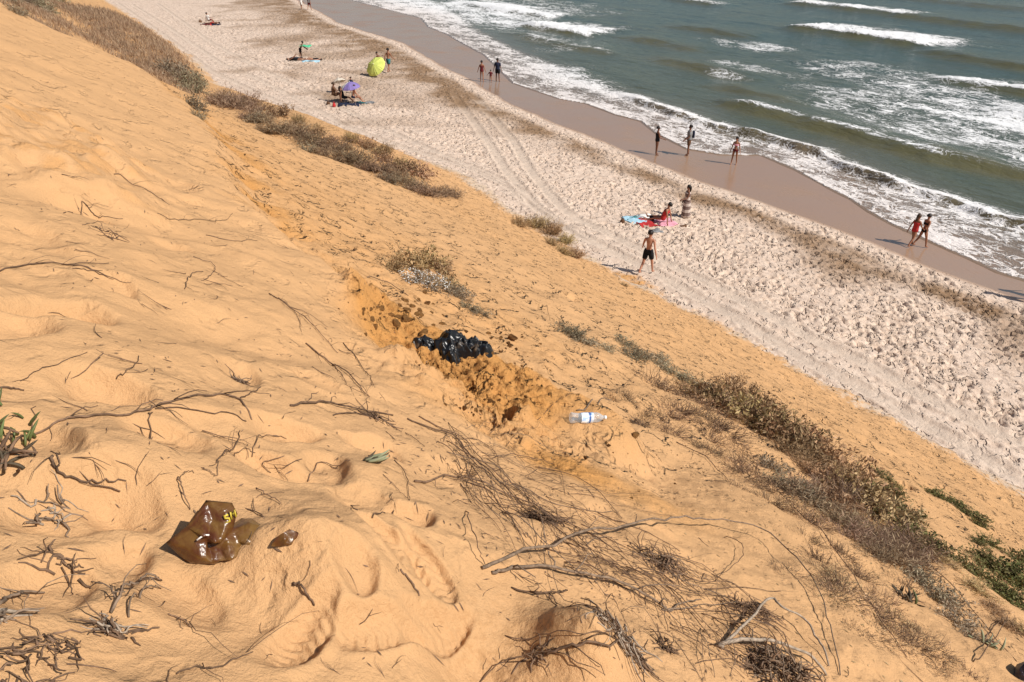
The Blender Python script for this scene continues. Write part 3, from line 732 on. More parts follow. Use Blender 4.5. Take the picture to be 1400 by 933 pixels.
many([(480, 196, 26), (500, 203, 26), (525, 214, 28), (548, 228, 26), (410, 172, 24), (436, 184, 24)], 'straw', 'pale straw grass tuft rising from the brown scrub strip', 'straw tufts in the scrub strip', jitter=3, name='grass_tuft', cat='grass tuft')
many([(712, 306, 34), (734, 311, 38), (755, 318, 38), (772, 330, 38), (768, 345, 34), (786, 352, 34), (750, 334, 30)], 'straw', 'golden dry grass tuft beside the wheel tracks at the dune foot', 'golden tufts by the wheel tracks', jitter=3, hs=0.8, name='grass_tuft', cat='grass tuft')
many([(722, 305, 26), (745, 314, 28), (854, 390, 14)], 'brown', 'small brown dry bush among golden tufts by the wheel tracks', 'brown bushes by the wheel tracks', jitter=3, hs=.7)
# flowering bush above the black bag
many([(535, 368, 42), (556, 364, 52), (585, 362, 60)], 'olive', 'olive bush leaning behind the white flowering plant above the black bag', 'olive bushes above the black bag', jitter=3, hs=0.85)
many([(606, 388, 52), (600, 372, 50)], 'brown', 'brownish bush beside the white flowering plant above the black bag', 'brown bushes above the black bag', jitter=3, hs=0.85)
many([(628, 408, 40), (640, 422, 36), (655, 428, 30), (618, 398, 40)], 'grey', 'thin grey bush trailing down from the white flowering plant', 'grey bushes above the black bag', jitter=3, hs=0.8)
fl = shrub(578, 388, 66, 'grey', 'silver leaved plant covered in small white flowers above the black bag', None, hs=0.55, name='flowering_plant', cat='plant')
R_ = random.Random(3); C = []; A = []; B = []
for i in range(330):
    az = R_.uniform(0, 6.28); r_ = math.sqrt(R_.random()) * 0.45; c = Vector((math.cos(az) * r_, math.sin(az) * r_, R_.uniform(.20, .46) * (1 - r_ * 0.7)))
    a = Vector((R_.gauss(0, 1), R_.gauss(0, 1), 0.4)).normalized(); b = a.cross(Vector((R_.gauss(0, .4), R_.gauss(0, .4), 1))).normalized()
    C.append(c); A.append(a * .012); B.append(b * .011)
new_obj('flowers', quads('flowers', C, A, B, M['flower']), None, fl)['kind'] = 'stuff'
# big band of scrub running down past the bottle
LB = 'grey brown dry shrub in the broad band of scrub beyond the bottle'
many(line([(765, 452), (820, 470), (880, 488), (930, 515), (985, 545)], 15, 42, 6), 'grey', 'low grey shrub in the thin start of the scrub band beyond the bottle', 'low grey shrubs at the top of the scrub band', jitter=4, hs=0.6)
many(line([(890, 520), (960, 548), (1010, 572)], 8, 50, 8), 'twiggy', 'bare twiggy dry shrub on the near edge of the scrub band', 'bare twiggy shrubs in the scrub band', jitter=5, hs=0.7)
many(line([(985, 545), (1040, 575), (1090, 610), (1140, 650), (1175, 690)], 14, 70, 14), 'olive', 'bushy olive brown shrub in the thick middle of the scrub band', 'olive shrubs in the scrub band', jitter=6, hs=0.8)
many(line([(1000, 540), (1050, 565), (1095, 600), (1130, 640), (1190, 700), (1240, 740)], 12, 66, 16), 'brown', LB, 'brown shrubs in the scrub band', jitter=6, hs=0.8)
many(line([(1090, 665), (1150, 715), (1200, 745), (1230, 770)], 12, 70, 15), 'scrubgrass', 'pale brown grassy shrub in the lower part of the scrub band', 'grassy shrubs in the scrub band', jitter=6, hs=0.7)
many(line([(1000, 560), (1060, 600), (1120, 650), (1180, 705), (1235, 755)], 12, 44, 14), 'straw', 'pale straw tuft sticking up out of the scrub band', 'straw tufts in the scrub band', jitter=6, hs=0.55, name='grass_tuft', cat='grass tuft')
many(line([(1060, 650), (1110, 690), (1085, 668)], 5, 55, 10), 'grey', 'grey leaved shrub growing between brown ones in the scrub band', 'grey shrubs in the scrub band', jitter=6, hs=0.7)
many(line([(1215, 690), (1250, 730), (1268, 745)], 6, 52, 6), 'green', 'greener shrub on the seaward edge of the scrub band', 'green shrubs on the scrub band edge', jitter=4, hs=0.6)
many(line([(850, 545), (880, 570), (910, 590), (960, 625), (1010, 660)], 13, 42, 9), 'twiggy', 'sparse dead twiggy plant on the sand between bottle and scrub band', 'dead plants near the bottle', jitter=5, hs=0.55)
many(line([(920, 560), (980, 600), (1040, 660), (1090, 710), (1150, 770), (1200, 810)], 24, 56, 10), 'twiggy', 'bare twiggy dry shrub on the near edge of the scrub band', 'bare twiggy shrubs in the scrub band', jitter=6, hs=0.6)
many(line([(1100, 760), (1170, 830), (1230, 890), (1290, 925)], 20, 64, 22), 'twiggy', 'thin trailing dead plant on the steep bare sand below the scrub band', 'trailing dead plants on steep sand', jitter=8, hs=0.4)
many([(1265, 808, 66), (1285, 828, 66), (1308, 850, 58), (1250, 795, 48), (1325, 868, 44)], 'grey', 'silvery grey shrub standing apart on the lower sand of the slope', 'silvery shrubs on the lower slope', jitter=4, hs=0.75)
many([(1225, 850, 52), (1255, 878, 56), (1240, 810, 44), (1285, 895, 44)], 'twiggy', 'dark tangled dead plant below the silvery shrubs', 'dark plants below the silvery shrubs', jitter=4, hs=0.7)
many([(1205, 650, 32), (1198, 662, 26), (1222, 665, 22)], 'green', 'small green shrub alone on smooth sand seaward of the scrub band', 'small green shrubs on smooth sand', jitter=3, hs=0.6)
many([(1270, 672, 24), (1290, 682, 34), (1310, 695, 38), (1328, 708, 38), (1335, 718, 26)], 'green', 'green shrub in the short row nearest the wheel tracks', 'short row of green shrubs', jitter=3, hs=0.6)
many([(1318, 772, 50), (1345, 765, 62), (1365, 785, 66), (1390, 800, 70), (1340, 790, 50), (1395, 830, 60), (1370, 812, 60), (1350, 748, 34), (1335, 742, 26), (1400, 770, 50)], 'green', 'dense green shrub low on the slope below the short row', 'dense green shrubs low on the slope', jitter=4, hs=0.65)
many([(1300, 770, 44), (1330, 805, 50), (1355, 830, 52), (1380, 855, 56), (1400, 868, 50)], 'straw', 'brown straw tuft fringing the dense green shrubs', 'straw tufts under the green shrubs', jitter=4, hs=0.5, name='grass_tuft', cat='grass tuft')
many([(20, 16, 30), (40, 8, 36), (58, 12, 34), (30, 4, 36), (50, 2, 30), (12, 2, 30), (75, 4, 34), (62, 22, 20)], 'grey', 'dark grass clump on the crest of the dune', 'clumps on the dune crest', jitter=3, hs=0.8)

# ------------------------------------------------------------------ dry grass on the far bank
def blades(seed, spots, ll, lw, per, spread):
    R = np.random.RandomState(seed); C = []; A = []; B = []
    for (x, y, s) in spots:
        for i in range(per):
            ox, oy = R.normal(0, spread * s, 2); z = float(0)
            l = ll * s * R.uniform(.6, 1.3); t = np.array([R.normal(0, .45), R.normal(0, .45), 1.0]); t /= np.linalg.norm(t)
            b = np.cross(t, R.normal(0, 1, 3)); b /= np.linalg.norm(b)
            C.append((x + ox, y + oy, l * .8)); A.append(t * l); B.append(b * lw * s)
    return np.array(C), np.array(A), np.array(B)
R_ = np.random.RandomState(9)
qa = [uv(at(*p).x, at(*p).y) for p in [(235, 70), (150, 20), (110, 5), (150, 60)]]
spots = []
for i in range(9000):
    v_ = R_.uniform(25, 100); lo_ = 0.0; hi_ = float(toe_u(v_)) - 1.2
    u_ = R_.uniform(lo_, hi_)
    if pn(np.array(u_ * .25), np.array(v_ * .09), 5) < -0.28: continue
    gx, gy = xy(u_, v_); g_z = gz(gx, gy); dpt = gy * CP - (g_z - CAM_Z) * SP
    qx, qy = 700 + FPX * gx / dpt, 466.5 - FPX * (gy * SP + (g_z - CAM_Z) * CP) / dpt
    # a diagonal swathe; it ends where the spur hides it and where the brown scrub strip begins
    if qx > 90 and (qy < (qx - 145) * 0.80 - 4 or qx > 252 or qy > 30 + (qx - 80) * 0.62): continue
    if len(spots) > 1700: break
    spots.append((*xy(u_, v_), R_.uniform(.6, 1.3) * (1 + v_ / 150)))
C, A, B = blades(4, spots, 0.15, 0.016, 26, 0.36)
C[:, 2] += ground(C[:, 0], C[:, 1])
tag(new_obj('dry_grass', quads('dry_grass', C, A, B, M['leaf_drygrass'])), 'buff dry grass covering the far bank below the dune crest', 'grass', kind='stuff')

# ------------------------------------------------------------------ branches and roots, traced where they lie
def branch_path(pts, lift=0.0, sub=5, jit=0.0024, r=0.005, seed=0):
    R = random.Random(seed); W = [at(*p) for p in pts]
    q = catmull(W, sub); n = len(q); out = []
    for i, p in enumerate(q):
        t = i / (n - 1); x, y = p[0] + R.gauss(0, jit), p[1] + R.gauss(0, jit)
        out.append(Vector((x, y, gz(x, y) + r * 0.55 + lift * math.sin(math.pi * t) ** 0.8 + abs(R.gauss(0, jit)))))
    return out
bseed = [100]
def branch(pts, r0, r1, label, m='stem', lift=0.0, forks=(), name='dry_branch', cat='branch', group=None, twigs=0):
    bseed[0] += 1
    P = branch_path(pts, lift, r=r0, seed=bseed[0]); n = len(P); base = P[0].copy()
    e = empty(name, base, label, cat, group); r0 *= .85; r1 *= .85
    mb = MB(); mb.tube([p - base for p in P], [r0 + (r1 - r0) * (i / (n - 1)) for i in range(n)], 6)
    new_obj('limb', mb.mesh('limb'), M[m], e)
    for f in forks:
        Q = branch_path(f, lift * .5, r=r1, seed=bseed[0] + 7); k_ = len(Q); mb = MB()
        mb.tube([p - base for p in Q], [(r0 * .7) + (r1 * .6 - r0 * .7) * (i / (k_ - 1)) for i in range(k_)], 5)
        new_obj('fork', mb.mesh('fork'), M[m], e)
    R = random.Random(bseed[0])
    for i in range(twigs):
        a = R.randint(1, n - 2); d = (P[a + 1] - P[a]).normalized(); s = Vector((R.gauss(0, 1), R.gauss(0, 1), 0)); d = (d + s * .8).normalized()
        L = R.uniform(.06, .22); q = []
        for j in range(5):
            p = P[a] + d * L * j / 4 + Vector((R.gauss(0, .006), R.gauss(0, .006), 0)); p.z = max(gz(p.x, p.y) + .002, P[a].z + (0.02 + lift * .3) * math.sin(j * .7) - j * 0.004); q.append(p - base)
        mb = MB(); mb.tube(q, [r1 * .8, r1 * .7, r1 * .6, r1 * .5, r1 * .35], 4); new_obj('twig', mb.mesh('twig'), M[m], e)
    return e
branch([(660, 779), (700, 769), (790, 744), (850, 737), (890, 728), (935, 724), (985, 727), (1050, 744), (1085, 775), (1115, 815), (1132, 862), (1150, 925)], .0085, .0035, 'longest grey branch arching over the sand from the bag side to the twig heap', 'stem_grey', .10, twigs=4)
branch([(672, 785), (700, 782), (760, 785), (800, 793), (850, 805), (895, 826), (915, 838)], .0085, .006, 'straight thick grey branch lying just below the longest arched branch', 'stem_grey', .03, [[(915, 838), (935, 828), (957, 820)], [(905, 835), (930, 836), (952, 829)]], twigs=5)
branch([(985, 888), (1015, 865), (1050, 833), (1064, 845), (1095, 860), (1115, 884), (1133, 912)], .0085, .0055, 'bent pale stick propped in a peak over the twig heap', 'stem_pale', .08)
branch([(980, 884), (1020, 884), (1060, 890), (1105, 905), (1130, 925)], .012, .007, 'stout bleached limb on top of the twig heap', 'stem_pale', .05)
branch([(990, 735), (1010, 748), (1014, 768), (1000, 782), (978, 795)], .003, .002, 'thin stem curled into a loop below the longest branch', 'stem', .05)
branch([(568, 660), (600, 656), (640, 658), (680, 675), (720, 690), (770, 715), (830, 745)], .0065, .003, 'brown branch pointing at the succulent sprig with its thick end', 'stem', .02, twigs=5)
branch([(557, 574), (590, 588), (625, 602), (650, 632), (690, 668), (740, 712), (800, 752)], .006, .003, 'long brown stem running down from the sand edge into the tangle', 'stem', .015, twigs=6)
branch([(572, 570), (610, 590), (640, 608), (668, 640), (700, 668), (735, 690)], .0045, .002, 'thinner stem lying alongside the long brown stem', 'stem', .012, twigs=4)
branch([(397, 556), (425, 553), (460, 556), (490, 562), (538, 569)], .007, .004, 'dark straight stick with a clump of scraps at its end', 'stem_dark', .01, [[(455, 568), (480, 566), (510, 570)], [(490, 562), (500, 568), (522, 576)]], twigs=4)
branch([(40, 598), (75, 581), (110, 573), (160, 570), (200, 563), (215, 556), (250, 548), (300, 540), (325, 546), (345, 575)], .0045, .0045, 'forked root lying across the smooth sand above the brown bag', 'stem_dark', .006, [[(325, 546), (340, 541), (356, 530)], [(212, 560), (260, 562), (310, 565), (336, 578)], [(208, 565), (206, 590), (204, 608)]], twigs=6)
branch([(0, 372), (40, 363), (70, 361), (110, 362), (150, 362)], .005, .002, 'long straight twig with a frayed end on the open shelf', 'stem_dark', .006, [[(85, 362), (120, 366), (145, 378), (180, 388)], [(100, 364), (130, 372), (155, 383)], [(100, 368), (115, 369), (140, 371)]], twigs=4)
branch([(157, 240), (172, 246), (195, 258), (215, 270), (232, 281)], .005, .003, 'straight twig slanting across the sand below the crusty patch', 'stem', .006, twigs=2)
branch([(70, 625), (77, 643), (95, 658), (120, 662), (150, 660), (172, 657)], .0055, .0025, 'curved twig shaped like a hook beside the fleshy plant', 'stem_dark', .01, [[(77, 640), (80, 628), (82, 620)]], twigs=1)
branch([(368, 402), (395, 422), (420, 440), (445, 466), (462, 484)], .0045, .002, 'root emerging from the broken edge of the sand shelf', 'stem', .015, [[(380, 408), (405, 430), (412, 455)], [(395, 420), (425, 432), (448, 448)]], twigs=8)
branch([(418, 470), (450, 497), (480, 515), (495, 535), (506, 544)], .0055, .0025, 'root hanging down the broken edge towards the dark stick', 'stem', .01, [[(455, 500), (468, 515), (475, 528)], [(470, 470), (490, 495), (505, 515), (512, 530)]], twigs=7)
branch([(480, 373), (505, 381), (530, 389), (558, 405)], .006, .005, 'single dark root bridging the gap left of the flowering plant', 'stem_dark', .03)
branch([(87, 292), (112, 283), (125, 291), (140, 298), (168, 300)], .0035, .002, 'zigzag twig near the crumbling dents of the shelf', 'stem_dark', .005, [[(112, 308), (130, 305), (150, 304)], [(130, 310), (140, 318), (155, 320), (178, 308)]], twigs=4)
branch([(282, 322), (305, 328), (330, 331), (352, 330)], .0035, .002, 'slender straight twig with one spur near the broken edge', 'stem_dark', .004, twigs=2)
branch([(215, 292), (237, 301), (250, 302), (270, 301), (290, 303), (308, 302), (318, 292)], .003, .002, 'fine wavy twig above the slender straight one', 'stem_dark', .006, twigs=2)
branch([(265, 352), (278, 358), (290, 362), (295, 371), (288, 378), (275, 384)], .003, .002, 'kinked twig folded back on itself on the shelf', 'stem_dark', .012, [[(290, 370), (310, 383), (332, 393)], [(278, 388), (300, 390), (318, 392)]])
branch([(252, 396), (258, 382), (264, 375), (278, 372)], .003, .002, 'short bent twig next to the kinked one', 'stem_dark', .01)
branch([(638, 700), (645, 738), (655, 763), (664, 776)], .003, .002, 'thin stem meeting the butt of the longest branch', 'stem', .05)
branch([(728, 569), (755, 554), (785, 539)], .0035, .002, 'thin straight straw lying beside the plastic bottle', 'stem', .006)
branch([(788, 562), (806, 552), (820, 548), (836, 548)], .008, .005, 'short stout stick half buried behind the bottle', 'stem_grey', .004)
branch([(840, 545), (858, 528), (870, 515), (876, 508)], .003, .002, 'curved stem standing between bottle and scrub', 'stem', .05)
branch([(925, 605), (945, 617), (965, 627), (985, 648), (998, 660)], .0055, .003, 'root creeping out of the dead plants down the slope', 'stem_dark', .02, twigs=5)
branch([(745, 898), (772, 890), (800, 884), (840, 884), (865, 872)], .006, .004, 'dark root trailing out of the knotted root ball', 'stem_dark', .015, twigs=4)
branch([(0, 531), (15, 533), (34, 535)], .0045, .003, 'stub of a dark stick poking out of the sand above the fleshy plant', 'stem_dark', .004)
branch([(30, 522), (60, 505), (90, 493), (120, 483)], .0022, .0015, 'hair thin root along the small drift on the shelf', 'stem_dark', .003)
branch([(160, 519), (175, 508), (192, 489)], .003, .002, 'straight short twig with a knot at its upper end', 'stem', .006)
branch([(345, 628), (352, 605), (365, 598), (390, 600)], .0022, .0016, 'fine bent stem beside the small drift hollow', 'stem', .01)
branch([(245, 655), (252, 680), (262, 698)], .003, .002, 'thin stem standing above the brown bag', 'stem', .02, [[(245, 658), (255, 650), (264, 647)]])
branch([(297, 634), (310, 618), (325, 608), (328, 590)], .003, .002, 'branched twig between forked root and brown bag', 'stem', .01, [[(275, 640), (285, 645), (297, 651), (300, 630)], [(310, 618), (330, 616), (348, 619)]], twigs=3)
branch([(422, 660), (440, 633), (480, 630)], .0026, .002, 'wiry root running from the succulent sprig', 'stem', .008)
branch([(540, 630), (552, 645), (558, 665), (560, 685)], .0024, .0016, 'wiry stem curving down from the succulent sprig', 'stem', .008, [[(525, 650), (545, 672), (560, 684)]])
branch([(555, 593), (562, 598), (575, 608), (582, 612)], .0024, .0015, 'tiny wire like twig below the sand edge', 'stem', .008)
branch([(388, 625), (360, 636), (370, 648)], .0024, .0016, 'small hooked straw near the drift hollows', 'stem', .008)
branch([(350, 668), (365, 680), (385, 690)], .0024, .0016, 'short wiry stem above the brown bag handle', 'stem', .01, [[(350, 680), (370, 676), (390, 675)]])
branch([(748, 418), (751, 432), (753, 447)], .0026, .0015, 'thin upright stalk on the bank right of the black bag', 'stem_dark', .0)
branch([(1100, 590), (1098, 566), (1098, 552)], .003, .002, 'thin upright stalk in the scrub band', 'stem_dark', .3)
branch([(0, 827), (20, 824), (40, 818), (58, 812)], .006, .003, 'pale stick at the top of the dead root mass', 'stem_grey', .02, twigs=3)
branch([(155, 840), (172, 822), (190, 818), (205, 802), (222, 796)], .005, .003, 'grey forked twig sticking up from the sand below the brown bag', 'stem_grey', .05, [[(190, 818), (205, 812), (222, 806)], [(175, 845), (185, 825), (190, 818)]], twigs=5)
branch([(240, 921), (270, 915), (295, 916), (320, 905), (345, 893)], .0026, .002, 'long thin straw across the scuffed sand', 'stem', .006, twigs=2)
branch([(232, 842), (252, 850), (262, 860)], .0026, .002, 'short thin stalk by the small dark hole', 'stem', .006, twigs=3)
branch([(400, 800), (410, 803), (420, 815), (430, 828)], .005, .003, 'dark bent scrap of root near the shoe prints', 'stem_dark', .01)
branch([(508, 710), (520, 705), (537, 699)], .003, .002, 'short dark twig on the smooth sand mound', 'stem_dark', .004)
branch([(548, 780), (560, 795), (573, 815)], .004, .003, 'dark curved splinter at the rim of the shoe prints', 'stem_dark', .004)
branch([(700, 805), (740, 815), (765, 813), (775, 808)], .004, .004, 'dark stick across the top of the shaded hollow', 'stem_dark', .015, twigs=4)
branch([(690, 870), (750, 872), (800, 872), (845, 878)], .0026, .002, 'straw lying over the shaded hollow', 'stem', .02)
branch([(655, 932), (680, 915), (720, 900), (760, 893)], .0026, .002, 'curved straw at the bottom of the shaded hollow', 'stem', .02)
branch([(1330, 905), (1345, 895), (1375, 850), (1352, 862)], .005, .003, 'brown stem leaning by the dark round stone', 'stem', .05)
branch([(1180, 700), (1220, 730), (1275, 780), (1330, 838), (1390, 905)], .006, .003, 'long root creeping down the sand below the green shrubs', 'stem', .02, twigs=8)
branch([(1060, 665), (1110, 720), (1150, 770), (1190, 830), (1240, 900)], .005, .003, 'long dead stem along the near edge of the scrub band', 'stem', .03, twigs=10)

# the tangle of dead stems below the arch: each stem on its own
GRP = 'dead stems in the tangle'
R_ = random.Random(77)
core = np.array([(600, 590), (660, 640), (720, 690), (790, 740), (860, 780), (930, 820), (1000, 862), (1060, 905)], float)
def coreat(t):
    s = np.linspace(0, 1, len(core)); return np.array([np.interp(t, s, core[:, 0]), np.interp(t, s, core[:, 1])])
for i in range(150):
    t0 = R_.uniform(0, .88); t1 = min(1.0, t0 + R_.uniform(.07, .26)); off = R_.gauss(0, 26); off2 = off + R_.gauss(0, 24)
    a, b = coreat(t0), coreat(t1); nrm_ = np.array([-(b - a)[1], (b - a)[0]]); nrm_ /= np.linalg.norm(nrm_)
    P_ = [a + nrm_ * off, (a + b) / 2 + nrm_ * ((off + off2) / 2 + R_.gauss(0, 9)), b + nrm_ * off2]
    r = R_.choice([.0016, .002, .0025, .0032])
    branch([tuple(p) for p in P_], r, r * .6, 'thin dead stem in the long tangle running below the arched branch', R_.choice(['stem', 'stem', 'stem_dark', 'stem_grey']), R_.uniform(.0, .06), name='dead_stem', cat='stem', group=GRP, twigs=R_.choice([0, 0, 1, 2]))

# loose twigs on the bare sand: a few shapes, many copies
TW = []
for i in range(9):
    R2 = random.Random(500 + i); mb = MB(); L = 1.0; p = Vector((-.5, 0, .012)); d = Vector((1, R2.gauss(0, .2), 0)).normalized(); pts = [p]
    for j in range(6):
        d = (d + Vector((0, R2.gauss(0, .38), R2.gauss(0, .05)))).normalized(); p = p + d / 6; pts.append(Vector((p.x, p.y, abs(p.z - .012) + .012)))
    mb.tube(pts, [.013, .012, .011, .010, .008, .006, .004], 4)
    if i % 2: 
        a = pts[2]; q = Vector((R2.uniform(.5, 1), R2.choice([-1, 1]) * R2.uniform(.4, .9), .12)).normalized()
        mb.tube([a, a + q * .16, a + q * .33 + Vector((.05, 0, .0))], [.009, .007, .004], 4)
    TW.append(mb.mesh('loose_twig'))
    TW[-1].materials.append(M['stem' if i % 3 else 'stem_dark'])
def lay(o, p, yaw, s):
    nrm = gnormal(p.x, p.y, .06); o.location = p; o.rotation_mode = 'QUATERNION'
    o.rotation_quaternion = Vector((0, 0, 1)).rotation_difference(nrm) @ Euler((0, 0, yaw)).to_quaternion(); o.scale = (s, s, s)
R_ = random.Random(31)
def loose(n, box, s0, s1, label, group, cond=lambda x, y: True):
    k_ = 0
    while k_ < n:
        px, py = R_.uniform(box[0], box[2]), R_.uniform(box[1], box[3])
        if not cond(px, py): continue
        p = at(px, py); o = bpy.data.objects.new('loose_twig', R_.choice(TW)); COL.objects.link(o)
        lay(o, p, R_.uniform(0, 6.28), R_.uniform(s0, s1)); tag(o, label, 'twig', group); k_ += 1
loose(80, (0, 225, 560, 700), .06, .22, 'small dry twig lying loose on the bare sand shelf', 'loose twigs on the shelf', lambda x, y: y > 0.95 * x - 60)
loose(30, (0, 690, 640, 930), .04, .12, 'small dry twig on the scuffed sand round the brown bag', 'loose twigs round the brown bag')
loose(70, (640, 560, 1250, 930), .06, .18, 'small dry twig lying on the sand around the stem tangle', 'loose twigs round the tangle', lambda x, y: y > 0.62 * x - 20 or y < .9 * x - 180)
loose(30, (570, 420, 900, 600), .04, .12, 'small dry twig on the orange crumbled bank near the bottle', 'loose twigs near the bottle')

# scraps too fine to count
def scraps(name, label, spots, material, l0, l1, wd, seed):
    R = np.random.RandomState(seed); C = []; A = []; B = []
    for (x, y) in spots:
        a = R.uniform(0, 6.28); l = R.uniform(l0, l1); t = np.array([math.cos(a), math.sin(a), R.normal(0, .25)]); b = np.cross(t, [R.normal(0, .3), R.normal(0, .3), 1]); b /= np.linalg.norm(b)
        C.append((x, y, 0)); A.append(t * l); B.append(b * wd * R.uniform(.5, 1.5))
    C = np.array(C, float); A = np.array(A); B = np.array(B)
    dzx = ground(C[:, 0] + A[:, 0] * .9, C[:, 1] + A[:, 1] * .9) - ground(C[:, 0] - A[:, 0] * .9, C[:, 1] - A[:, 1] * .9)
    A[:, 2] = dzx / 1.8 + R.normal(0, .12, len(A)) * l0
    dzb = ground(C[:, 0] + B[:, 0] * 2, C[:, 1] + B[:, 1] * 2) - ground(C[:, 0] - B[:, 0] * 2, C[:, 1] - B[:, 1] * 2); B[:, 2] = dzb / 4
    C[:, 2] = ground(C[:, 0], C[:, 1]) + .004
    tag(new_obj(name, quads(name, C, A, B, material)), label, 'debris', kind='stuff')
R_ = np.random.RandomState(55)
sp = []
for i in range(4200):
    u_ = R_.uniform(-2.6, 2.6); v_ = 0.9 + R_.gamma(1.6, 2.6)
    if pn(np.array(u_ * 1.3), np.array(v_ * 1.3), 3) < R_.uniform(-.4, .25): continue
    sp.append(xy(u_, v_))
for i in range(1500):
    t = R_.rand(); c_ = coreat(t) + R_.normal(0, 40, 2); p = at(*c_); sp.append((p.x, p.y))
scraps('twig_litter', 'tiny dark scraps of stem and leaf scattered over the sand', sp, M['stem_dark'], .005, .022, .0022, 1)
sp = []
for i in range(900):
    t = R_.rand(); a_ = np.array([870, 500]) * (1 - t) + np.array([1250, 860]) * t + R_.normal(0, 55, 2); p = at(*a_); sp.append((p.x, p.y))
scraps('leaf_litter', 'brown leaf litter on the sand along the scrub band', sp, M['leaf_brown'], .007, .020, .004, 2)

# ------------------------------------------------------------------ fleshy plants
M['succ'] = leaf_mat('fleshy_leaf', (0.055, 0.080, 0.025), (0.085, 0.105, 0.036), (0.24, 0.07, 0.05), 0.0, 0.45)
M['succ_dark'] = simple('dead_fleshy_leaf', (0.075, 0.055, 0.032), 0.7, 0.4, 30)
M['succ_grey'] = leaf_mat('drying_fleshy_leaf', (0.12, 0.125, 0.075), (0.19, 0.20, 0.12), (0.10, 0.055, 0.035), 0.0, 0.5)
def finger_leaf(L, r, bend, seed):
    R = random.Random(seed); mb = MB(); rings = []
    for i in range(8):
        t = i / 7; w_ = r * (0.75 + 0.9 * t * (1 - t)) * (1 - t ** 4) ** .7 + .0006
        z = L * t * math.cos(bend * t * .6); x = L * t * math.sin(bend * t * .9)
        rings.append([(x + w_ * math.cos(a), w_ * math.sin(a), z) for a in (0.52, 1.3, 2.62, 3.6, 4.71, 5.7)])
    mb.loft(rings); return mb.mesh('fleshy_leaf')
LEAFS = [finger_leaf(.085, .0075, b, i) for i, b in enumerate((0.2, .6, .9))]
def succulent(px, py, n, size, label, mats, tilt0, tilt1, seed, spread, yaw=(0, 6.28)):
    R = random.Random(seed); p = at(px, py); e = empty('succulent_plant', p, label, 'plant')
    mb = MB()
    for i in range(5):
        a = R.uniform(0, 6.28); mb.tube([(0, 0, .005), (math.cos(a) * spread * .6, math.sin(a) * spread * .6, .015), (math.cos(a) * spread * 1.1, math.sin(a) * spread * 1.1, .008)], [.006, .005, .003], 5)
    new_obj('stem', mb.mesh('stem'), M['stem'], e)
    ms = {}
    for i in range(n):
        k_ = R.randrange(3); mt = R.choice(mats); key = (k_, mt)
        if key not in ms: ms[key] = LEAFS[k_].copy(); ms[key].materials.append(M[mt])
        o = new_obj('leaf', ms[key], None, e); a = R.uniform(0, 6.28); r = spread * math.sqrt(R.random())
        x, y = math.cos(a) * r, math.sin(a) * r
        o.location = (x, y, gz(p.x + x, p.y + y) - p.z + .006); o.rotation_euler = (R.uniform(tilt0, tilt1), 0, R.uniform(*yaw)); s = size * R.uniform(.7, 1.25); o.scale = (s, s, s)
    return e
succulent(-8, 585, 20, .72, 'green fleshy leaved plant with reddish tips growing from bare sand', ['succ'], .1, .9, 5, .10)
succulent(12, 622, 26, .7, 'blackened dead fleshy plant below the green one', ['succ_dark', 'succ_dark', 'stem_dark'], .3, 1.4, 6, .08)
succulent(508, 632, 11, .85, 'sprig of drying grey green fleshy leaves fallen on the sand', ['succ_grey', 'succ_grey', 'succ_dark'], 1.25, 1.5, 7, .035, (.9, 2.0))
succulent(1243, 822, 16, 1.0, 'dark red fleshy plant rooted by the silvery shrubs', ['succ_dark', 'succ'], .3, 1.2, 8, .09)
succulent(1345, 880, 12, .9, 'pale brown fleshy plant low on the slope near the dark stone', ['succ_grey'], .3, 1.2, 9, .10)

# ------------------------------------------------------------------ dead root masses
def tangle(px, py, rx, ry, h, n, label, mats, seed, r=(.0015, .0045), name='root_tangle'):
    R = random.Random(seed); p = at(px, py); e = empty(name, p, label, 'roots')
    for part, mt, cnt in (('roots', mats[0], int(n * .6)), ('bleached_roots', mats[1], int(n * .4))):
        mb = MB()
        for i in range(cnt):
            a = R.uniform(0, 6.28); q = math.sqrt(R.random()); x, y = math.cos(a) * q * rx, math.sin(a) * q * ry; z = R.random() * h * (1 - q * q)
            d = Vector((R.gauss(0, 1), R.gauss(0, 1), R.gauss(0, .35))).normalized(); pts = []
            L = R.uniform(.05, .17) * (rx / .15) ** .5
            for j in range(6):
                zz = max(gz(p.x + x, p.y + y) - p.z + .002, gz(p.x + x, p.y + y) - p.z + z)
                pts.append(Vector((x, y, zz))); d = (d + Vector((R.gauss(0, .45), R.gauss(0, .45), R.gauss(-.05, .3)))).normalized()
                x += d.x * L / 5; y += d.y * L / 5; z = max(0, z + d.z * L / 5)
            r0 = R.uniform(*r); mb.tube(pts, [r0, r0 * .95, r0 * .85, r0 * .75, r0 * .6, r0 * .4], 4)
        new_obj(part, mb.mesh(part), M[mt], e)['kind'] = 'stuff'
    return e
tangle(850, 876, .11, .06, .09, 110, 'knotted dark root ball with bleached strands lying by the shaded hollow', ('stem_dark', 'stem_pale'), 1)
tangle(911, 886, .035, .035, .04, 36, 'small burnt looking root knot beside the bigger root ball', ('stem_dark', 'stem_dark'), 2)
tangle(735, 895, .04, .03, .03, 22, 'small dark root knot in the shaded hollow', ('stem_dark', 'stem_dark'), 12)
tangle(1070, 918, .17, .13, .10, 230, 'heap of grey twigs and roots under the bent pale stick', ('stem', 'stem_grey'), 3, (.002, .005))
tangle(52, 902, .05, .11, .03, 60, 'black and grey dead root mass by the scuffed sand', ('stem_dark', 'stem_dark'), 4, (.0014, .0035))
tangle(4, 842, .05, .03, .04, 16, 'bleached woody root crown above the black root mass', ('stem_pale', 'stem_grey'), 5, (.003, .006))
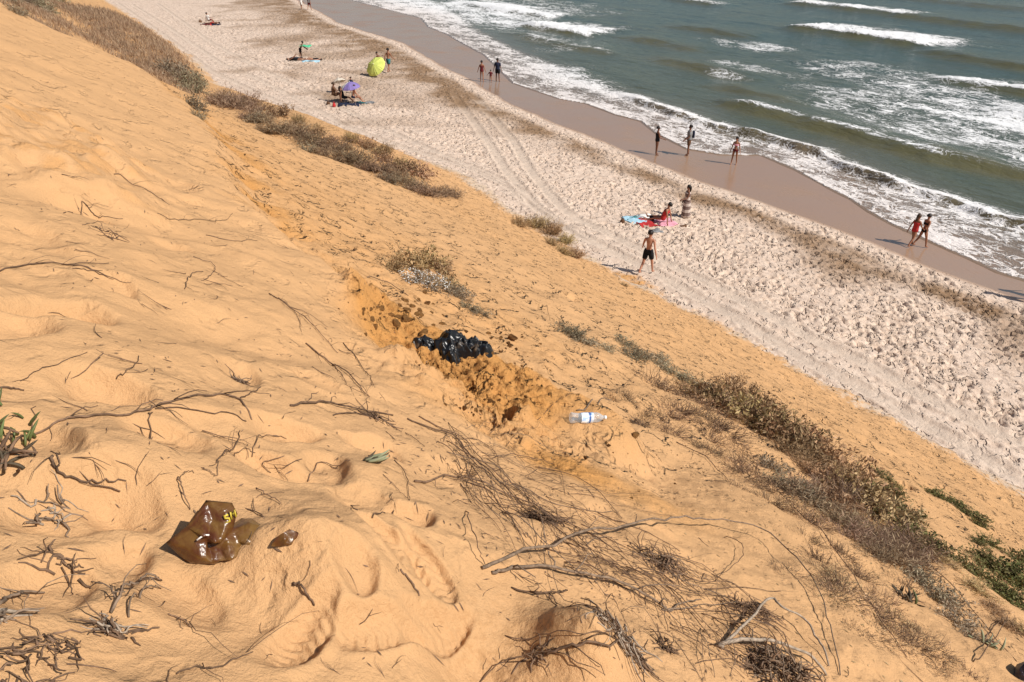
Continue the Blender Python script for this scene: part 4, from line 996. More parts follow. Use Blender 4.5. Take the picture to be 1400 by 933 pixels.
tangle(158, 862, .035, .02, .025, 36, 'crumpled whitish dead plant on the sand below the grey forked twig', ('stem_dark', 'stem_pale'), 6)
tangle(85, 778, .06, .03, .015, 24, 'flat scatter of brown root bits near a long straw', ('stem_dark', 'stem'), 7)
tangle(70, 700, .05, .05, .02, 26, 'grey frayed root bits below the blackened plant', ('stem_grey', 'stem_pale'), 8)
tangle(330, 524, .035, .03, .03, 34, 'little grey tuft of roots beside the forked root', ('stem_grey', 'stem_dark'), 9)
tangle(148, 320, .06, .05, .02, 26, 'tangled dark root bits in a dent of the shelf', ('stem_dark', 'stem_dark'), 10)
tangle(515, 572, .07, .03, .03, 40, 'matted root scraps at the end of the dark straight stick', ('stem_dark', 'stem_dark'), 11)
tangle(872, 580, .07, .06, .07, 60, 'dark dry plant bundle just beyond the bottle cap', ('stem_dark', 'stem_grey'), 13)
tangle(1030, 838, .12, .06, .06, 90, 'matted dead stems under the loop of thin stem', ('stem', 'stem_dark'), 14)
tangle(745, 712, .10, .05, .05, 90, 'matted dead stems where the brown branches cross', ('stem', 'stem_dark'), 15)
tangle(905, 770, .13, .05, .05, 100, 'matted dead stems under the longest arched branch', ('stem', 'stem_dark'), 16)

# ------------------------------------------------------------------ clods of crusted sand in the pit
def make_clod_mat(name, col, col2):
    m, n, b, o = mat(name); g = G(n); f = g.noise(g.objc(), 1.6, 5, .7)
    g.put(b.inputs['Base Color'], g.mix(g.ramp(f, .35, .65), col, col2)); b.inputs['Roughness'].default_value = .95; b.inputs['Specular IOR Level'].default_value = .1
    g.put(b.inputs['Normal'], g.bump(g.noise(g.objc(), 7.0, 4, .7), .12)); return m
M['clod'] = make_clod_mat('orange_sand_crust', (0.42, 0.205, 0.070), (0.54, 0.285, 0.105))
M['clod_dark'] = make_clod_mat('dark_sand_crust', (0.17, 0.075, 0.028), (0.40, 0.19, 0.066))
def lump_mesh(seed, name='clod'):
    bm = bmesh.new(); bmesh.ops.create_icosphere(bm, subdivisions=2, radius=1.0); R = random.Random(seed)
    ds = [(Vector((R.gauss(0, 1), R.gauss(0, 1), R.gauss(0, 1))).normalized(), R.uniform(.35, .8)) for i in range(11)]
    for v in bm.verts:
        for d, c in ds:
            k_ = v.co.dot(d)
            if k_ > c: v.co -= d * (k_ - c) * .85
        v.co += v.co.normalized() * R.gauss(0, .03); v.co.z *= .75
    me = bpy.data.meshes.new(name); bm.to_mesh(me); bm.free(); return me
CL = []
for i in range(6):
    me = lump_mesh(i); me.materials.append(M['clod'] if i % 2 else M['clod_dark']); CL.append(me)
R_ = random.Random(8)
def clods(n, cx, cy, sx, sy, s0, s1, label, group, idx):
    for i in range(n):
        p = at(R_.gauss(cx, sx), R_.gauss(cy, sy)); o = bpy.data.objects.new('sand_clod', CL[R_.choice(idx)]); COL.objects.link(o)
        s = R_.uniform(s0, s1) * R_.uniform(.6, 1); o.location = p + Vector((0, 0, s * .05)); o.rotation_euler = (R_.uniform(-.5, .5), R_.uniform(-.5, .5), R_.uniform(0, 6.28)); o.scale = (s, s * R_.uniform(.7, 1.2), s)
        tag(o, label, 'clod', group)
clods(44, 545, 432, 26, 12, .02, .065, 'rust orange crust clod in the broken wall behind the black bag', 'clods behind the black bag', (1, 3, 5, 1, 3, 5, 0))
clods(20, 690, 470, 26, 10, .015, .045, 'dark crust clod on the crumbled sand beside the black bag', 'clods beside the black bag', (0, 2, 4, 1))
clods(60, 680, 515, 42, 26, .010, .030, 'small crust clod on the crumbled bank below the black bag', 'clods below the black bag', (1, 3, 5, 1, 3, 0))
clods(16, 655, 555, 10, 14, .014, .034, 'dark damp clod in the dribble of sand down the bank', 'clods in the dribble', (0, 2, 4))
clods(26, 520, 425, 30, 12, .010, .025, 'tiny orange crust crumb along the broken shelf edge', 'crumbs along the shelf edge', (1, 3, 5))
clods(18, 880, 640, 40, 30, .008, .020, 'tiny crust crumb on the orange bank below the bottle', 'crumbs below the bottle', (1, 3, 2))
for (px, py, s, mt, lab) in [(868, 598, .058, 1, 'single large orange crust lump beyond the bottle'), (700, 465, .075, 0, 'largest dark maroon clod right beside the black bag'),
                             (832, 610, .022, 0, 'small dark crescent clod below the bottle cap'), (800, 628, .022, 2, 'small dark clod on the orange bank front')]:
    p = at(px, py); o = bpy.data.objects.new('sand_clod', CL[mt]); COL.objects.link(o); o.location = p + Vector((0, 0, s * .3)); o.scale = (s, s * .9, s); o.rotation_euler = (.3, .2, px); tag(o, lab, 'clod')

# ------------------------------------------------------------------ rubbish
def film(name, c0, c1, rough, scale, bump, spec=.5, trans=0.0):
    m, n, b, o = mat(name); g = G(n); f = g.noise(g.objc(), scale, 4, .6, .6)
    dust = g.math('MULTIPLY', g.ramp(g.noise(g.objc(), scale * .8, 4, .65), .55, .72), .35)
    g.put(b.inputs['Base Color'], g.mix(dust, g.mix(g.ramp(f, .32, .68), c0, c1), (.36, .22, .11))); g.put(b.inputs['Roughness'], g.math('MULTIPLY_ADD', dust, .8, rough)); b.inputs['Specular IOR Level'].default_value = spec
    b.inputs['Transmission Weight'].default_value = trans
    r1 = g.math('ABSOLUTE', g.math('SUBTRACT', g.noise(g.objc(), scale * 1.2, 3, .5, .4), .5)); r2 = g.math('ABSOLUTE', g.math('SUBTRACT', g.noise(g.objc(), scale * 3.2, 2, .5, .3), .5))
    g.put(b.inputs['Normal'], g.bump(g.math('ADD', r1, g.math('MULTIPLY', r2, .4)), bump * 3)); return m
M['brown_film'] = film('brown_plastic_film', (0.078, 0.022, 0.007), (0.155, 0.080, 0.018), .30, 14, .0022)
M['black_film'] = film('black_plastic_film', (0.006, 0.006, 0.007), (0.010, 0.010, 0.011), .30, 9, .004, .4)
M['yellow_print'] = simple('yellow_print', (0.52, 0.40, 0.05), .4, .1, 20)
M['dark_print'] = simple('dark_print', (0.03, 0.03, 0.025), .5)
M['white_print'] = simple('white_print', (0.78, 0.76, 0.72), .4, .05)
def tri(x): return abs((x % 1.0) * 2 - 1) * 2 - 1
def folds(seed, n, f0, f1):
    R = random.Random(seed); W = [(R.uniform(-1, 1), R.uniform(-1, 1), R.uniform(-1, 1), R.uniform(f0, f1), R.random(), R.uniform(.4, 1)) for i in range(n)]
    return lambda x, y, z: sum(a * tri(f * (p * x + q * y + r * z) + o) for p, q, r, f, o, a in W) / n
# brown bag, standing slumped: side walls, sagging top, crumpled tail
bp = at(296, 757); bs = px_m(bp)
toc = Vector((-bp.x, -bp.y, 0)).normalized(); byaw = math.atan2(toc.y, toc.x) + math.pi / 2   # local -y faces the way the photo was taken from
bag = empty('brown_plastic_bag', bp, 'crumpled shiny brown plastic bag with a yellow print standing on the sand', 'plastic bag', rotz=byaw)
from mathutils.geometry import delaunay_2d_cdt
def film_facets(poly, n, seed, bulge, rough, back, mind):
    """thin-film skin over an outline (right, up): crisp facets in front, a second skin behind"""
    R = random.Random(seed); P_ = [Vector(q) for q in poly]
    out = []
    for i, a in enumerate(P_):
        b = P_[(i + 1) % len(P_)]; m_ = max(1, int((b - a).length / mind))
        for k_ in range(m_): out.append(a + (b - a) * (k_ / m_))
    x0, x1 = min(q.x for q in out), max(q.x for q in out); y0, y1 = min(q.y for q in out), max(q.y for q in out)
    def inside(q):
        c_ = False; j = len(out) - 1
        for i in range(len(out)):
            a, b = out[i], out[j]
            if (a.y > q.y) != (b.y > q.y) and q.x < (b.x - a.x) * (q.y - a.y) / (b.y - a.y) + a.x: c_ = not c_
            j = i
        return c_
    pts = list(out); tries = 0
    while len(pts) < len(out) + n and tries < 6000:
        tries += 1; q = Vector((R.uniform(x0, x1), R.uniform(y0, y1)))
        if inside(q) and min((q - z).length for z in pts) > mind * .72: pts.append(q)
    ne = len(out); ed = [(i, (i + 1) % ne) for i in range(ne)]
    V, E_, Fc, *_ = delaunay_2d_cdt(pts, ed, [], 1, 1e-6)
    dist = [min(((v - o).length for o in out)) for v in V]; mx = max(dist)
    mb = MB(); ev = []
    for side in (-1, 1):
        base = len(mb.v)
        for v, d_ in zip(V, dist):
            t = min(1, d_ / mx); y = side * (bulge if side < 0 else back) * (t ** .55) + (R.gauss(0, rough) if t > 0 else 0)
            mb.v.append(Vector((v.x, y + v.y * .28, v.y)))
        for f in Fc: mb.f.append(tuple(base + i for i in (f if side < 0 else reversed(f))))
    return mb
def soften(o, seed):
    R = random.Random(seed); me = o.data; at_ = me.attributes.new('crease_edge', 'FLOAT', 'EDGE')
    at_.data.foreach_set('value', np.array([R.choice([0.0, .25, .5, .8]) for _ in me.edges], np.float32))
    me.polygons.foreach_set('use_smooth', np.ones(len(me.polygons), bool))
    md = o.modifiers.new('soften', 'SUBSURF'); md.levels = 2; md.render_levels = 2
def pxl(px, py): return ((px - 296) * bs, (757 - py) * bs * 0.80)
BAG = [(240, 712, 0), (268, 696, 0), (300, 673, .03), (331, 687, .02), (334, 701, 0), (324, 722, -.01), (345, 723, 0), (363, 738, 0), (352, 751, 0), (335, 760, -.02), (300, 762, -.03), (262, 758, -.015), (250, 738, 0)]
INN = [(285, 707, -.040), (320, 702, -.026), (303, 716, -.062), (278, 736, -.062), (297, 727, -.028), (311, 737, -.070), (325, 735, -.032), (339, 738, -.058), (299, 750, -.050), (268, 720, -.044), (262, 739, -.040),
       (320, 751, -.058), (346, 744, -.022), (292, 693, -.012), (311, 691, -.006), (289, 744, -.066), (330, 746, -.030), (352, 738, -.035), (288, 718, -.036), (314, 722, -.030)]
R2 = random.Random(12); cen = [(287, 722), (300, 740), (275, 728), (312, 712), (330, 740), (296, 704)]
for _ in range(60):
    c_ = R2.choice(cen); x, y = R2.gauss(c_[0], 12), R2.gauss(c_[1], 10)
    q = min(INN, key=lambda z: (z[0] - x) ** 2 + (z[1] - y) ** 2); d_ = math.hypot(q[0] - x, q[1] - y); e_ = min(math.hypot(z[0] - x, z[1] - y) for z in BAG)
    if d_ > 5.5 and e_ > 8: INN.append((x, y, q[2] + R2.gauss(0, .007)))
V, E_, Fc, *_ = delaunay_2d_cdt([Vector(pxl(x, y)) for x, y, z in BAG + INN], [(i, (i + 1) % len(BAG)) for i in range(len(BAG))], [], 1, 1e-6)
dz_ = [q[2] for q in BAG + INN]; mb = MB()
for side in (0, 1):
    base = len(mb.v)
    for i, v in enumerate(V):
        y = dz_[i] if side == 0 else (dz_[i] if i < len(BAG) else -dz_[i] * .9 + .02)
        mb.v.append(Vector((v.x, y + v.y * .30, v.y)))
    mb.f += [tuple(base + i for i in (f if side == 0 else reversed(f))) for f in Fc]
bo = new_obj('body', mb.mesh('bag_body', True), M['brown_film'], bag)
bm_ = bmesh.new(); bm_.from_mesh(bo.data); bmesh.ops.remove_doubles(bm_, verts=bm_.verts, dist=.0005); bm_.to_mesh(bo.data); bm_.free()
R2 = random.Random(2); ca_ = bo.data.attributes.new('crease_edge', 'FLOAT', 'EDGE'); ca_.data.foreach_set('value', np.array([R2.choice([.5, .9, 1.0, 1.0]) for _ in bo.data.edges], np.float32))
md = bo.modifiers.new('soften', 'SUBSURF'); md.levels = 2; md.render_levels = 2
def stroke(name, pts, m_, off, r=.0022):
    mb = MB(); q = [pxl(*p_) for p_ in pts]; mb.tube([(x, off + z * .30, z) for x, z in q], r, 5); new_obj(name, mb.mesh(name), M[m_], bag)
stroke('yellow_letter', [(322, 689), (317, 690), (317, 694), (322, 696), (322, 701), (316, 702)], 'yellow_print', -.022, .0036)
stroke('yellow_letter', [(325, 701), (326, 688), (328, 695), (331, 687), (331, 699)], 'yellow_print', -.016, .0036)
stroke('white_stroke', [(277, 706), (283, 703), (289, 702), (293, 704)], 'white_print', -.046, .0028)
sp_ = at(391, 746); e = empty('plastic_scrap', sp_, 'torn scrap of brown plastic beside the brown bag', 'plastic scrap', rotz=byaw)
mb = film_facets([((px - 391) * bs, (747 - py) * bs * 1.15) for px, py in [(371, 742), (385, 732), (400, 729), (410, 736), (411, 745), (400, 749), (386, 747)]], 8, 3, .014, .005, .014, .016)
soften(new_obj('film', mb.mesh('scrap_film', False), M['brown_film'], e), 3)
# black bin bag crumpled in the pit: a heap of folded film
bb = at(619, 470); byaw2 = math.atan2(-bb.y, -bb.x) + math.pi / 2
e = empty('black_bin_bag', bb, 'crumpled glossy black bin bag lying in the dug pit', 'bin bag', rotz=byaw2)
k_m = px_m(bb); cs, sn = math.cos(byaw2), math.sin(byaw2)
def heap(name, outl, n, seed, hmax, mind, lift=0.0):
    """folded film seen from above: outline in (right, away) metres, a crumpled roof of facets down to the sand"""
    mb0 = film_facets(outl, n, seed, 1.0, 0.0, 0.0, mind); R = random.Random(seed); half = len(mb0.v) // 2; mb = MB()
    for i in range(half):
        v = mb0.v[i]; t = -(v.y - v.z * .28); x, y = v.x, v.z
        z = hmax * (min(1.0, t * 2.2) ** .7) * (.35 + .85 * R.random()) if t > 0 else -.01
        if t > 0: x += R.gauss(0, mind * .22); y += R.gauss(0, mind * .22)
        x *= 1.12; y *= 1.15; wx, wy = x * cs - y * sn, x * sn + y * cs
        mb.v.append(Vector((x, y, gz(bb.x + wx, bb.y + wy) - bb.z + z + lift)))
    mb.f = [f for f in mb0.f if max(f) < half]
    base = len(mb.v); bot = [Vector((v.x, v.y, min(v.z, v.z * .0 - .02))) for v in mb.v]; mb.v.extend(bot); mb.f += [tuple(base + i for i in reversed(f)) for f in list(mb.f)]
    o = new_obj(name, mb.mesh(name, True), M['black_film'], e)
    cr_ = o.data.attributes.new('crease_edge', 'FLOAT', 'EDGE'); cr_.data.foreach_set('value', np.array([R.choice([.1, .4, .8, 1.0]) for _ in o.data.edges], np.float32))
    md = o.modifiers.new('soften', 'SUBSURF'); md.levels = 2; md.render_levels = 2
    return o
heap('body', [(-.16, -.10), (-.05, -.17), (.08, -.13), (.20, -.12), (.30, -.02), (.27, .12), (.12, .20), (-.02, .22), (-.12, .12)], 150, 4, .105, .033)
heap('fold', [(-.33, -.02), (-.25, -.10), (-.12, -.10), (-.08, .02), (-.16, .10), (-.27, .06)], 44, 6, .075, .030)
heap('fold', [(.16, -.10), (.26, -.14), (.34, -.06), (.32, .04), (.22, .04)], 30, 7, .08, .028)
heap('gathered_neck', [(-.12, -.12), (-.06, -.26), (.02, -.30), (.05, -.20), (.02, -.10)], 30, 9, .07, .026)
# water bottle
def clear_mat():
    m, n, b, o = mat('clear_plastic'); g = G(n)
    b.inputs['Base Color'].default_value = (.75, .80, .84, 1); b.inputs['Roughness'].default_value = .12; b.inputs['Specular IOR Level'].default_value = .8
    g.put(b.inputs['Normal'], g.bump(g.noise(g.objc(), 26, 3), .012))
    t = g.node('ShaderNodeBsdfTransparent'); t.inputs[0].default_value = (.93, .95, .97, 1); lw = g.node('ShaderNodeLayerWeight'); lw.inputs[0].default_value = .35
    ms = g.node('ShaderNodeMixShader'); g.put(ms.inputs[0], g.math('MULTIPLY_ADD', lw.outputs['Facing'], .60, .16)); n.links.new(t.outputs[0], ms.inputs[1]); n.links.new(b.outputs[0], ms.inputs[2]); n.links.new(ms.outputs[0], o.inputs[0])
    return m
M['clear'] = clear_mat()
def label_mat():
    m, n, b, o = mat('bottle_label_print'); g = G(n); c = g.objc(); s_ = g.node('ShaderNodeSeparateXYZ'); g.put(s_.inputs[0], c)
    w1 = g.noise(g.map(c, scale=(1, 1, .5)), 34, 3, .6, .8)
    col = g.mix(g.ramp(w1, .50, .56), (.80, .82, .84), (.36, .50, .70))
    col = g.mix(g.ramp(g.math('ABSOLUTE', g.math('SUBTRACT', s_.outputs[2], .158)), .012, .006), col, (.05, .13, .36))
    g.put(b.inputs['Base Color'], col); b.inputs['Roughness'].default_value = .35; return m
M['label'] = label_mat()
MB_ = at(804, 577); Lb = .31
dh = Vector((.965, .26, 0)).normalized(); q0, q1 = MB_ - dh * .12, MB_ + dh * .12
ax = Vector((dh.x, dh.y, max(-.35, min(.2, (gz(q1.x, q1.y) - gz(q0.x, q0.y)) / .24)))).normalized()
bt = empty('plastic_bottle', MB_ + Vector((0, 0, .040)) - ax * Lb * .5, 'crushed clear plastic water bottle with blue and white label and white cap', 'bottle')
bt.rotation_mode = 'QUATERNION'; bt.rotation_quaternion = Vector((0, 0, 1)).rotation_difference(ax)
FB = folds(31, 5, 6, 16)
def lathe(prof, n, crush, name):
    rings = []
    for z, r in prof:
        ring = []
        for j in range(n):
            a = 2 * math.pi * j / n; rr_ = r * (1 + crush * FB(math.cos(a) * .05, math.sin(a) * .05, z))
            ring.append((rr_ * math.cos(a), rr_ * math.sin(a) * (1 - crush * .5), z))
        rings.append(ring)
    mb = MB(); mb.loft(rings); return mb.mesh(name)
prof = [(0, .030), (.004, .038), (.012, .042)]
for i in range(22):
    z = .018 + i * .0088; prof.append((z, .043 - (.0022 if i % 2 else 0)))
prof += [(.216, .043), (.232, .042), (.250, .036), (.266, .026), (.278, .017), (.284, .0135), (.290, .0155), (.292, .0130)]
new_obj('body', lathe(prof, 40, .30, 'bottle_body'), M['clear'], bt)
lp = [(z, .0440 - (.0014 if i % 2 else 0)) for i, z in enumerate(np.linspace(.085, .190, 14))]
rings = []
for z, r in lp:
    ring = []
    for j in range(40):
        a = 2 * math.pi * j / 40; rr_ = r * (1 + .30 * FB(math.cos(a) * .05, math.sin(a) * .05, z)) + .0006
        ring.append((rr_ * math.cos(a), rr_ * math.sin(a) * .85, z))
    rings.append(ring)
mb = MB(); mb.loft(rings, caps=False); new_obj('label', mb.mesh('bottle_label'), M['label'], bt)
new_obj('cap', lathe([(.291, .0150), (.293, .0162), (.305, .0162), (.309, .0145)], 24, 0, 'bottle_cap'), M['white_print'], bt)
# dark stone at the foot of the scrub
M['stone'] = simple('dark_stone', (0.035, 0.026, 0.034), .35, .4, 4, .5, bump=.01, bscale=9)
sm_ = lump_mesh(44, 'dark_stone'); sm_.materials.append(M['stone']); sm_.polygons.foreach_set('use_smooth', np.ones(len(sm_.polygons), bool))
p = at(1400, 925); o = bpy.data.objects.new('dark_stone', sm_); COL.objects.link(o); s = 30 * px_m(p); o.location = p + Vector((0, 0, s * .35)); o.scale = (s, s, s); tag(o, 'rounded glossy dark purple stone at the foot of a leaning stem', 'stone')

# ------------------------------------------------------------------ people
def skin_mat(name, col): 
    m = simple(name, col, .55, .08, 5, .35); return m
SKIN = {'fair': skin_mat('skin_fair', (.42, .20, .125)), 'tan': skin_mat('skin_tan', (.30, .135, .075)), 'brown': skin_mat('skin_brown', (.17, .075, .042))}
def cloth(name, col, rough=.85): return simple(name, col, rough, .12, 6, .15, bump=.003, bscale=25)
CLO = {k: cloth('cloth_' + k, c) for k, c in dict(black=(.012, .012, .014), navy=(.020, .025, .050), red=(.42, .035, .035), maroon=(.12, .02, .022), pink=(.62, .12, .20), blue=(.10, .26, .46), teal=(.04, .16, .17), white=(.72, .70, .66), grey=(.22, .22, .22), lime=(.60, .66, .16), purple=(.21, .16, .38), mint=(.10, .50, .27), brown=(.13, .07, .04), paleblue=(.38, .58, .68), cream=(.62, .55, .45), orange=(.5, .2, .06), rose=(.72, .35, .42)).items()}
HAIR = {'dark': simple('hair_dark', (.014, .009, .007), .5, .3, 40), 'brown': simple('hair_brown', (.05, .028, .015), .5, .3, 40), 'grey': simple('hair_grey', (.2, .19, .18), .6)}
EYE = simple('eye', (.01, .008, .008), .2); LIP = simple('lips', (.30, .07, .06), .5)
def stripe_mat():
    m, n, b, o = mat('striped_dress_cloth'); g = G(n); s_ = g.node('ShaderNodeSeparateXYZ'); g.put(s_.inputs[0], g.objc())
    z = g.math('FRACT', g.math('MULTIPLY', s_.outputs[2], 3.4)); g.put(b.inputs['Base Color'], g.mix(g.ramp(z, .42, .50), (.50, .42, .37), (.16, .105, .09))); b.inputs['Roughness'].default_value = .9; return m
CLO['striped'] = stripe_mat()
def V3(a): return Vector(a)
def ell(c, rx, ry, right, fwd, n=14, e=1.0): return [c + right * rx * math.cos(2 * math.pi * k / n) + fwd * ry * math.sin(2 * math.pi * k / n) for k in range(n)]
def rot_fwd(a): return Vector((0, math.sin(a), -math.cos(a)))         # a limb hanging down, swung forward by a
D = math.radians
def person(px, py, hpx, yaw, label, skin='tan', hair='dark', hairlong=False, clothes=(), pose=None, female=False, group=None, H=None, seat=0.0, lying=False, name='person', loc=None):
    po = dict(lean=0, hipL=3, hipR=-3, knL=2, knR=2, abL=4, abR=4, shL=0, shR=0, saL=9, saR=9, elL=12, elR=12, head=0)
    po.update(pose or {}); p = at(px, py) if loc is None else loc
    if H is None: H = hpx * px_m(p) / math.cos(math.asin(min(1, (CAM_Z - p.z) / (p - Vector((0, 0, CAM_Z))).length)))
    k = H / 1.72; W = .94 if female else 1.0
    up_ = Vector((0, math.sin(D(po['lean'])), math.cos(D(po['lean'])))); rt = Vector((1, 0, 0)); fw = Vector((0, math.cos(D(po['lean'])), -math.sin(D(po['lean']))))
    J = {}; R = {}; E = []
    def add(n, c, r, par=None):
        J[n] = Vector(c); R[n] = r
        if par: E.append((par, n))
    add('pelvis', (0, 0, .93), .112); P0 = J['pelvis']
    add('waist', P0 + up_ * .13, .100 * W, 'pelvis'); add('chest', P0 + up_ * .30, .122 * W, 'waist'); add('upper', P0 + up_ * .43, .105 * W, 'chest')
    add('neck0', P0 + up_ * .53, .056, 'upper'); 
    hu = (up_ * (1 - .35 * (po['lean'] > 30)) + Vector((0, 0, .4))).normalized(); hf = Matrix.Rotation(D(po['head']), 3, 'Z') @ (fw if abs(fw.z) < .8 else Vector((0, .8, .2))).normalized()
    nb = J['neck0']; add('neck1', nb + hu * .06, .050, 'neck0'); add('jaw', nb + hu * .115 + hf * .025, .062, 'neck1'); add('skull', nb + hu * .185 + hf * .010, .088, 'jaw'); add('crown', nb + hu * .235, .066, 'skull')
    add('nose', J['jaw'] + hu * .035 + hf * .085, .012, 'jaw')
    hr = hf.cross(hu).normalized()
    for s, n in ((-1, 'L'), (1, 'R')): add('ear' + n, J['jaw'] + hu * .045 + hr * s * .085 - hf * .02, .014, 'jaw')
    for s, n in ((-1, 'L'), (1, 'R')):
        hp = P0 + rt * s * .088 - up_ * .02; add('hip' + n, hp, .088, 'pelvis')
        def leg(a): return (rot_fwd(D(a)) + rt * s * math.tan(D(po['ab' + n]))).normalized()
        d1 = leg(po['hip' + n]); d2 = leg(po['hip' + n] - po['kn' + n])
        add('thigh' + n, hp + d1 * .20, .076 * (1.04 if female else 1), 'hip' + n); kn = hp + d1 * .42; add('knee' + n, kn, .053, 'thigh' + n)
        add('calf' + n, kn + d2 * .13 , .052, 'knee' + n); an = kn + d2 * .40; add('ankle' + n, an, .034, 'calf' + n)
        ff = Vector((0, 1, 0)) if po['hip' + n] < 50 else (Vector((0, .25, 1)).normalized() if po['kn' + n] < 50 else Vector((0, 1, -.1)).normalized())
        if lying: ff = Vector((0, .5, -.8)).normalized()
        dn = d2 if po['hip' + n] >= 50 or lying else Vector((0, 0, -1))
        add('heel' + n, an + dn * .045 - ff * .03, .030, 'ankle' + n); add('ball' + n, an + dn * .052 + ff * .11, .030, 'ankle' + n); add('toe' + n, an + dn * .058 + ff * .17, .020, 'ball' + n)
        sh = P0 + up_ * .465 + rt * s * .175 * W; add('shoulder' + n, sh, .056 * W, 'upper')
        def arm(a): return (up_ * -math.cos(D(a)) + fw * math.sin(D(a)) + rt * s * math.tan(D(po['sa' + n]))).normalized()
        a1 = arm(po['sh' + n]); a2 = arm(po['sh' + n] + po['el' + n]); add('bicep' + n, sh + a1 * .14, .046 * W, 'shoulder' + n); el = sh + a1 * .29; add('elbow' + n, el, .037 * W, 'bicep' + n)
        add('fore' + n, el + a2 * .09, .037 * W, 'elbow' + n); wr = el + a2 * .25; add('wrist' + n, wr, .026, 'fore' + n); pm = wr + a2 * .075; add('palm' + n, pm, .030, 'wrist' + n)
        sd = fw - a2 * fw.dot(a2); sd = sd.normalized() if sd.length > .1 else rt * s; iw = a2.cross(sd).normalized()
        for f, (o_, L_) in enumerate(((.026, .085), (.009, .095), (-.009, .088), (-.026, .070))):
            q = pm + a2 * .03 + sd * o_; add('f%d%s' % (f, n), q + a2 * L_ * .45, .0085, 'palm' + n); add('g%d%s' % (f, n), q + a2 * L_ * .85 + iw * .018 * -s, .0075, 'f%d%s' % (f, n))
        add('t' + n, wr + a2 * .045 + sd * .045, .0095, 'wrist' + n); add('u' + n, wr + a2 * .085 + sd * .058, .008, 't' + n)
    names = list(J); bm = bmesh.new(); sl = bm.verts.layers.skin.verify(); vs = {}
    for n in names:
        v = bm.verts.new(J[n] * k); vs[n] = v; v[sl].radius = (R[n] * k, R[n] * k); v[sl].use_root = (n == 'pelvis')
    for a, b in E: bm.edges.new((vs[a], vs[b]))
    me = bpy.data.meshes.new('skeleton'); bm.to_mesh(me); bm.free()
    t = bpy.data.objects.new('skeleton', me); COL.objects.link(t)
    ms = t.modifiers.new('s', 'SKIN'); ms.use_smooth_shade = True; ms.branch_smoothing = .3
    su = t.modifiers.new('d', 'SUBSURF'); su.levels = 1; su.render_levels = 1
    dg = bpy.context.evaluated_depsgraph_get(); body = bpy.data.meshes.new_from_object(t.evaluated_get(dg)); bpy.data.objects.remove(t); bpy.data.meshes.remove(me)
    body.name = 'body'; body.materials.clear(); body.materials.append(SKIN[skin]); body.polygons.foreach_set('use_smooth', np.ones(len(body.polygons), bool))
    co = np.empty(len(body.vertices) * 3); body.vertices.foreach_get('co', co); co = co.reshape(-1, 3)
    zmin = co[:, 2].min() if not lying else 0
    if len(co) == 0: zmin = 0
    e = empty(name, p, label, 'person', group, rotz=yaw); off = Vector((0, 0, -zmin + seat))
    T = Matrix.Translation(off)
    if lying:
        # prone (lying=1) or on the back (lying=2), hips on the ground
        T = Matrix.Translation(Vector((0, -.9 * k, .115 * k + seat))) @ (Matrix.Rotation(D(-90 if lying == 1 else 90), 4, 'X') if lying == 1 else Matrix.Rotation(D(-90), 4, 'X') @ Matrix.Rotation(math.pi, 4, 'Z'))
    def put(n, me_, m_):
        me_.transform(T); o = new_obj(n, me_, m_, e); return o
    put('body', body, SKIN[skin])
    J = {n: c * k for n, c in J.items()}; s_ = k
    # hair
    mb = MB(); c = J['skull'] + hu * .012 * s_ - hf * .012 * s_; rings = []
    for i in range(9):
        th = math.pi * (.03 + .60 * i / 8); rr_ = .104 * s_ * math.sin(th); cc = c + hu * .112 * s_ * math.cos(th) - hf * .030 * s_ * (i / 8)
        rings.append(ell(cc, rr_, rr_ * 1.08, hr, hf, 16))
    mb.loft(rings)
    if hairlong:
        pts = [c - hf * .075 * s_ + hu * .02 * s_, c - hf * .105 * s_ - hu * .08 * s_, c - hf * .11 * s_ - hu * .18 * s_, c - hf * .10 * s_ - hu * .28 * s_]
        mb.tube(pts, [.05 * s_, .062 * s_, .052 * s_, .02 * s_], 8)
    put('hair', mb.mesh('hair'), HAIR[hair])
    if not lying:
        for q in (-1, 1):
            mb = MB(); cc = J['jaw'] + (hu * .055 + hf * .072 + hr * q * .033) * s_; mb.loft([ell(cc + hu * .009 * s_ * math.cos(w_), .012 * s_ * math.sin(w_) + .0004, .009 * s_ * math.sin(w_) + .0004, hr, hf, 8) for w_ in (.1, .8, 1.57, 2.3, 3.0)]); put('eye', mb.mesh('eye'), EYE)
        mb = MB(); cc = J['jaw'] + (hf * .066 - hu * .006) * s_; mb.loft([ell(cc + hu * .006 * s_ * w_, .024 * s_ * (1 - .5 * abs(w_)), .010 * s_, hr, hf, 8) for w_ in (-1, 0, 1)]); put('mouth', mb.mesh('mouth'), LIP)
    hipw, hipd = .182 * s_, .128 * s_
    def torso(z0, z1, n, m_, extra=.0):
        # rings along the trunk, 0 = crotch, 1 = neck
        prof = [(-.06, .150, .120), (0.0, .183, .130), (.10, .150, .118), (.18, .142, .115), (.30, .165, .136), (.40, .178, .130), (.47, .185, .105), (.52, .10, .075)]
        zs = np.linspace(z0, z1, 8); mb = MB()
        mb.loft([ell(J['pelvis'] + up_ * z * s_, (np.interp(z, [q[0] for q in prof], [q[1] for q in prof]) * W + .010 + extra) * s_, (np.interp(z, [q[0] for q in prof], [q[2] for q in prof]) * W + .012 + extra) * s_, rt, fw, 18) for z in zs])
        return mb
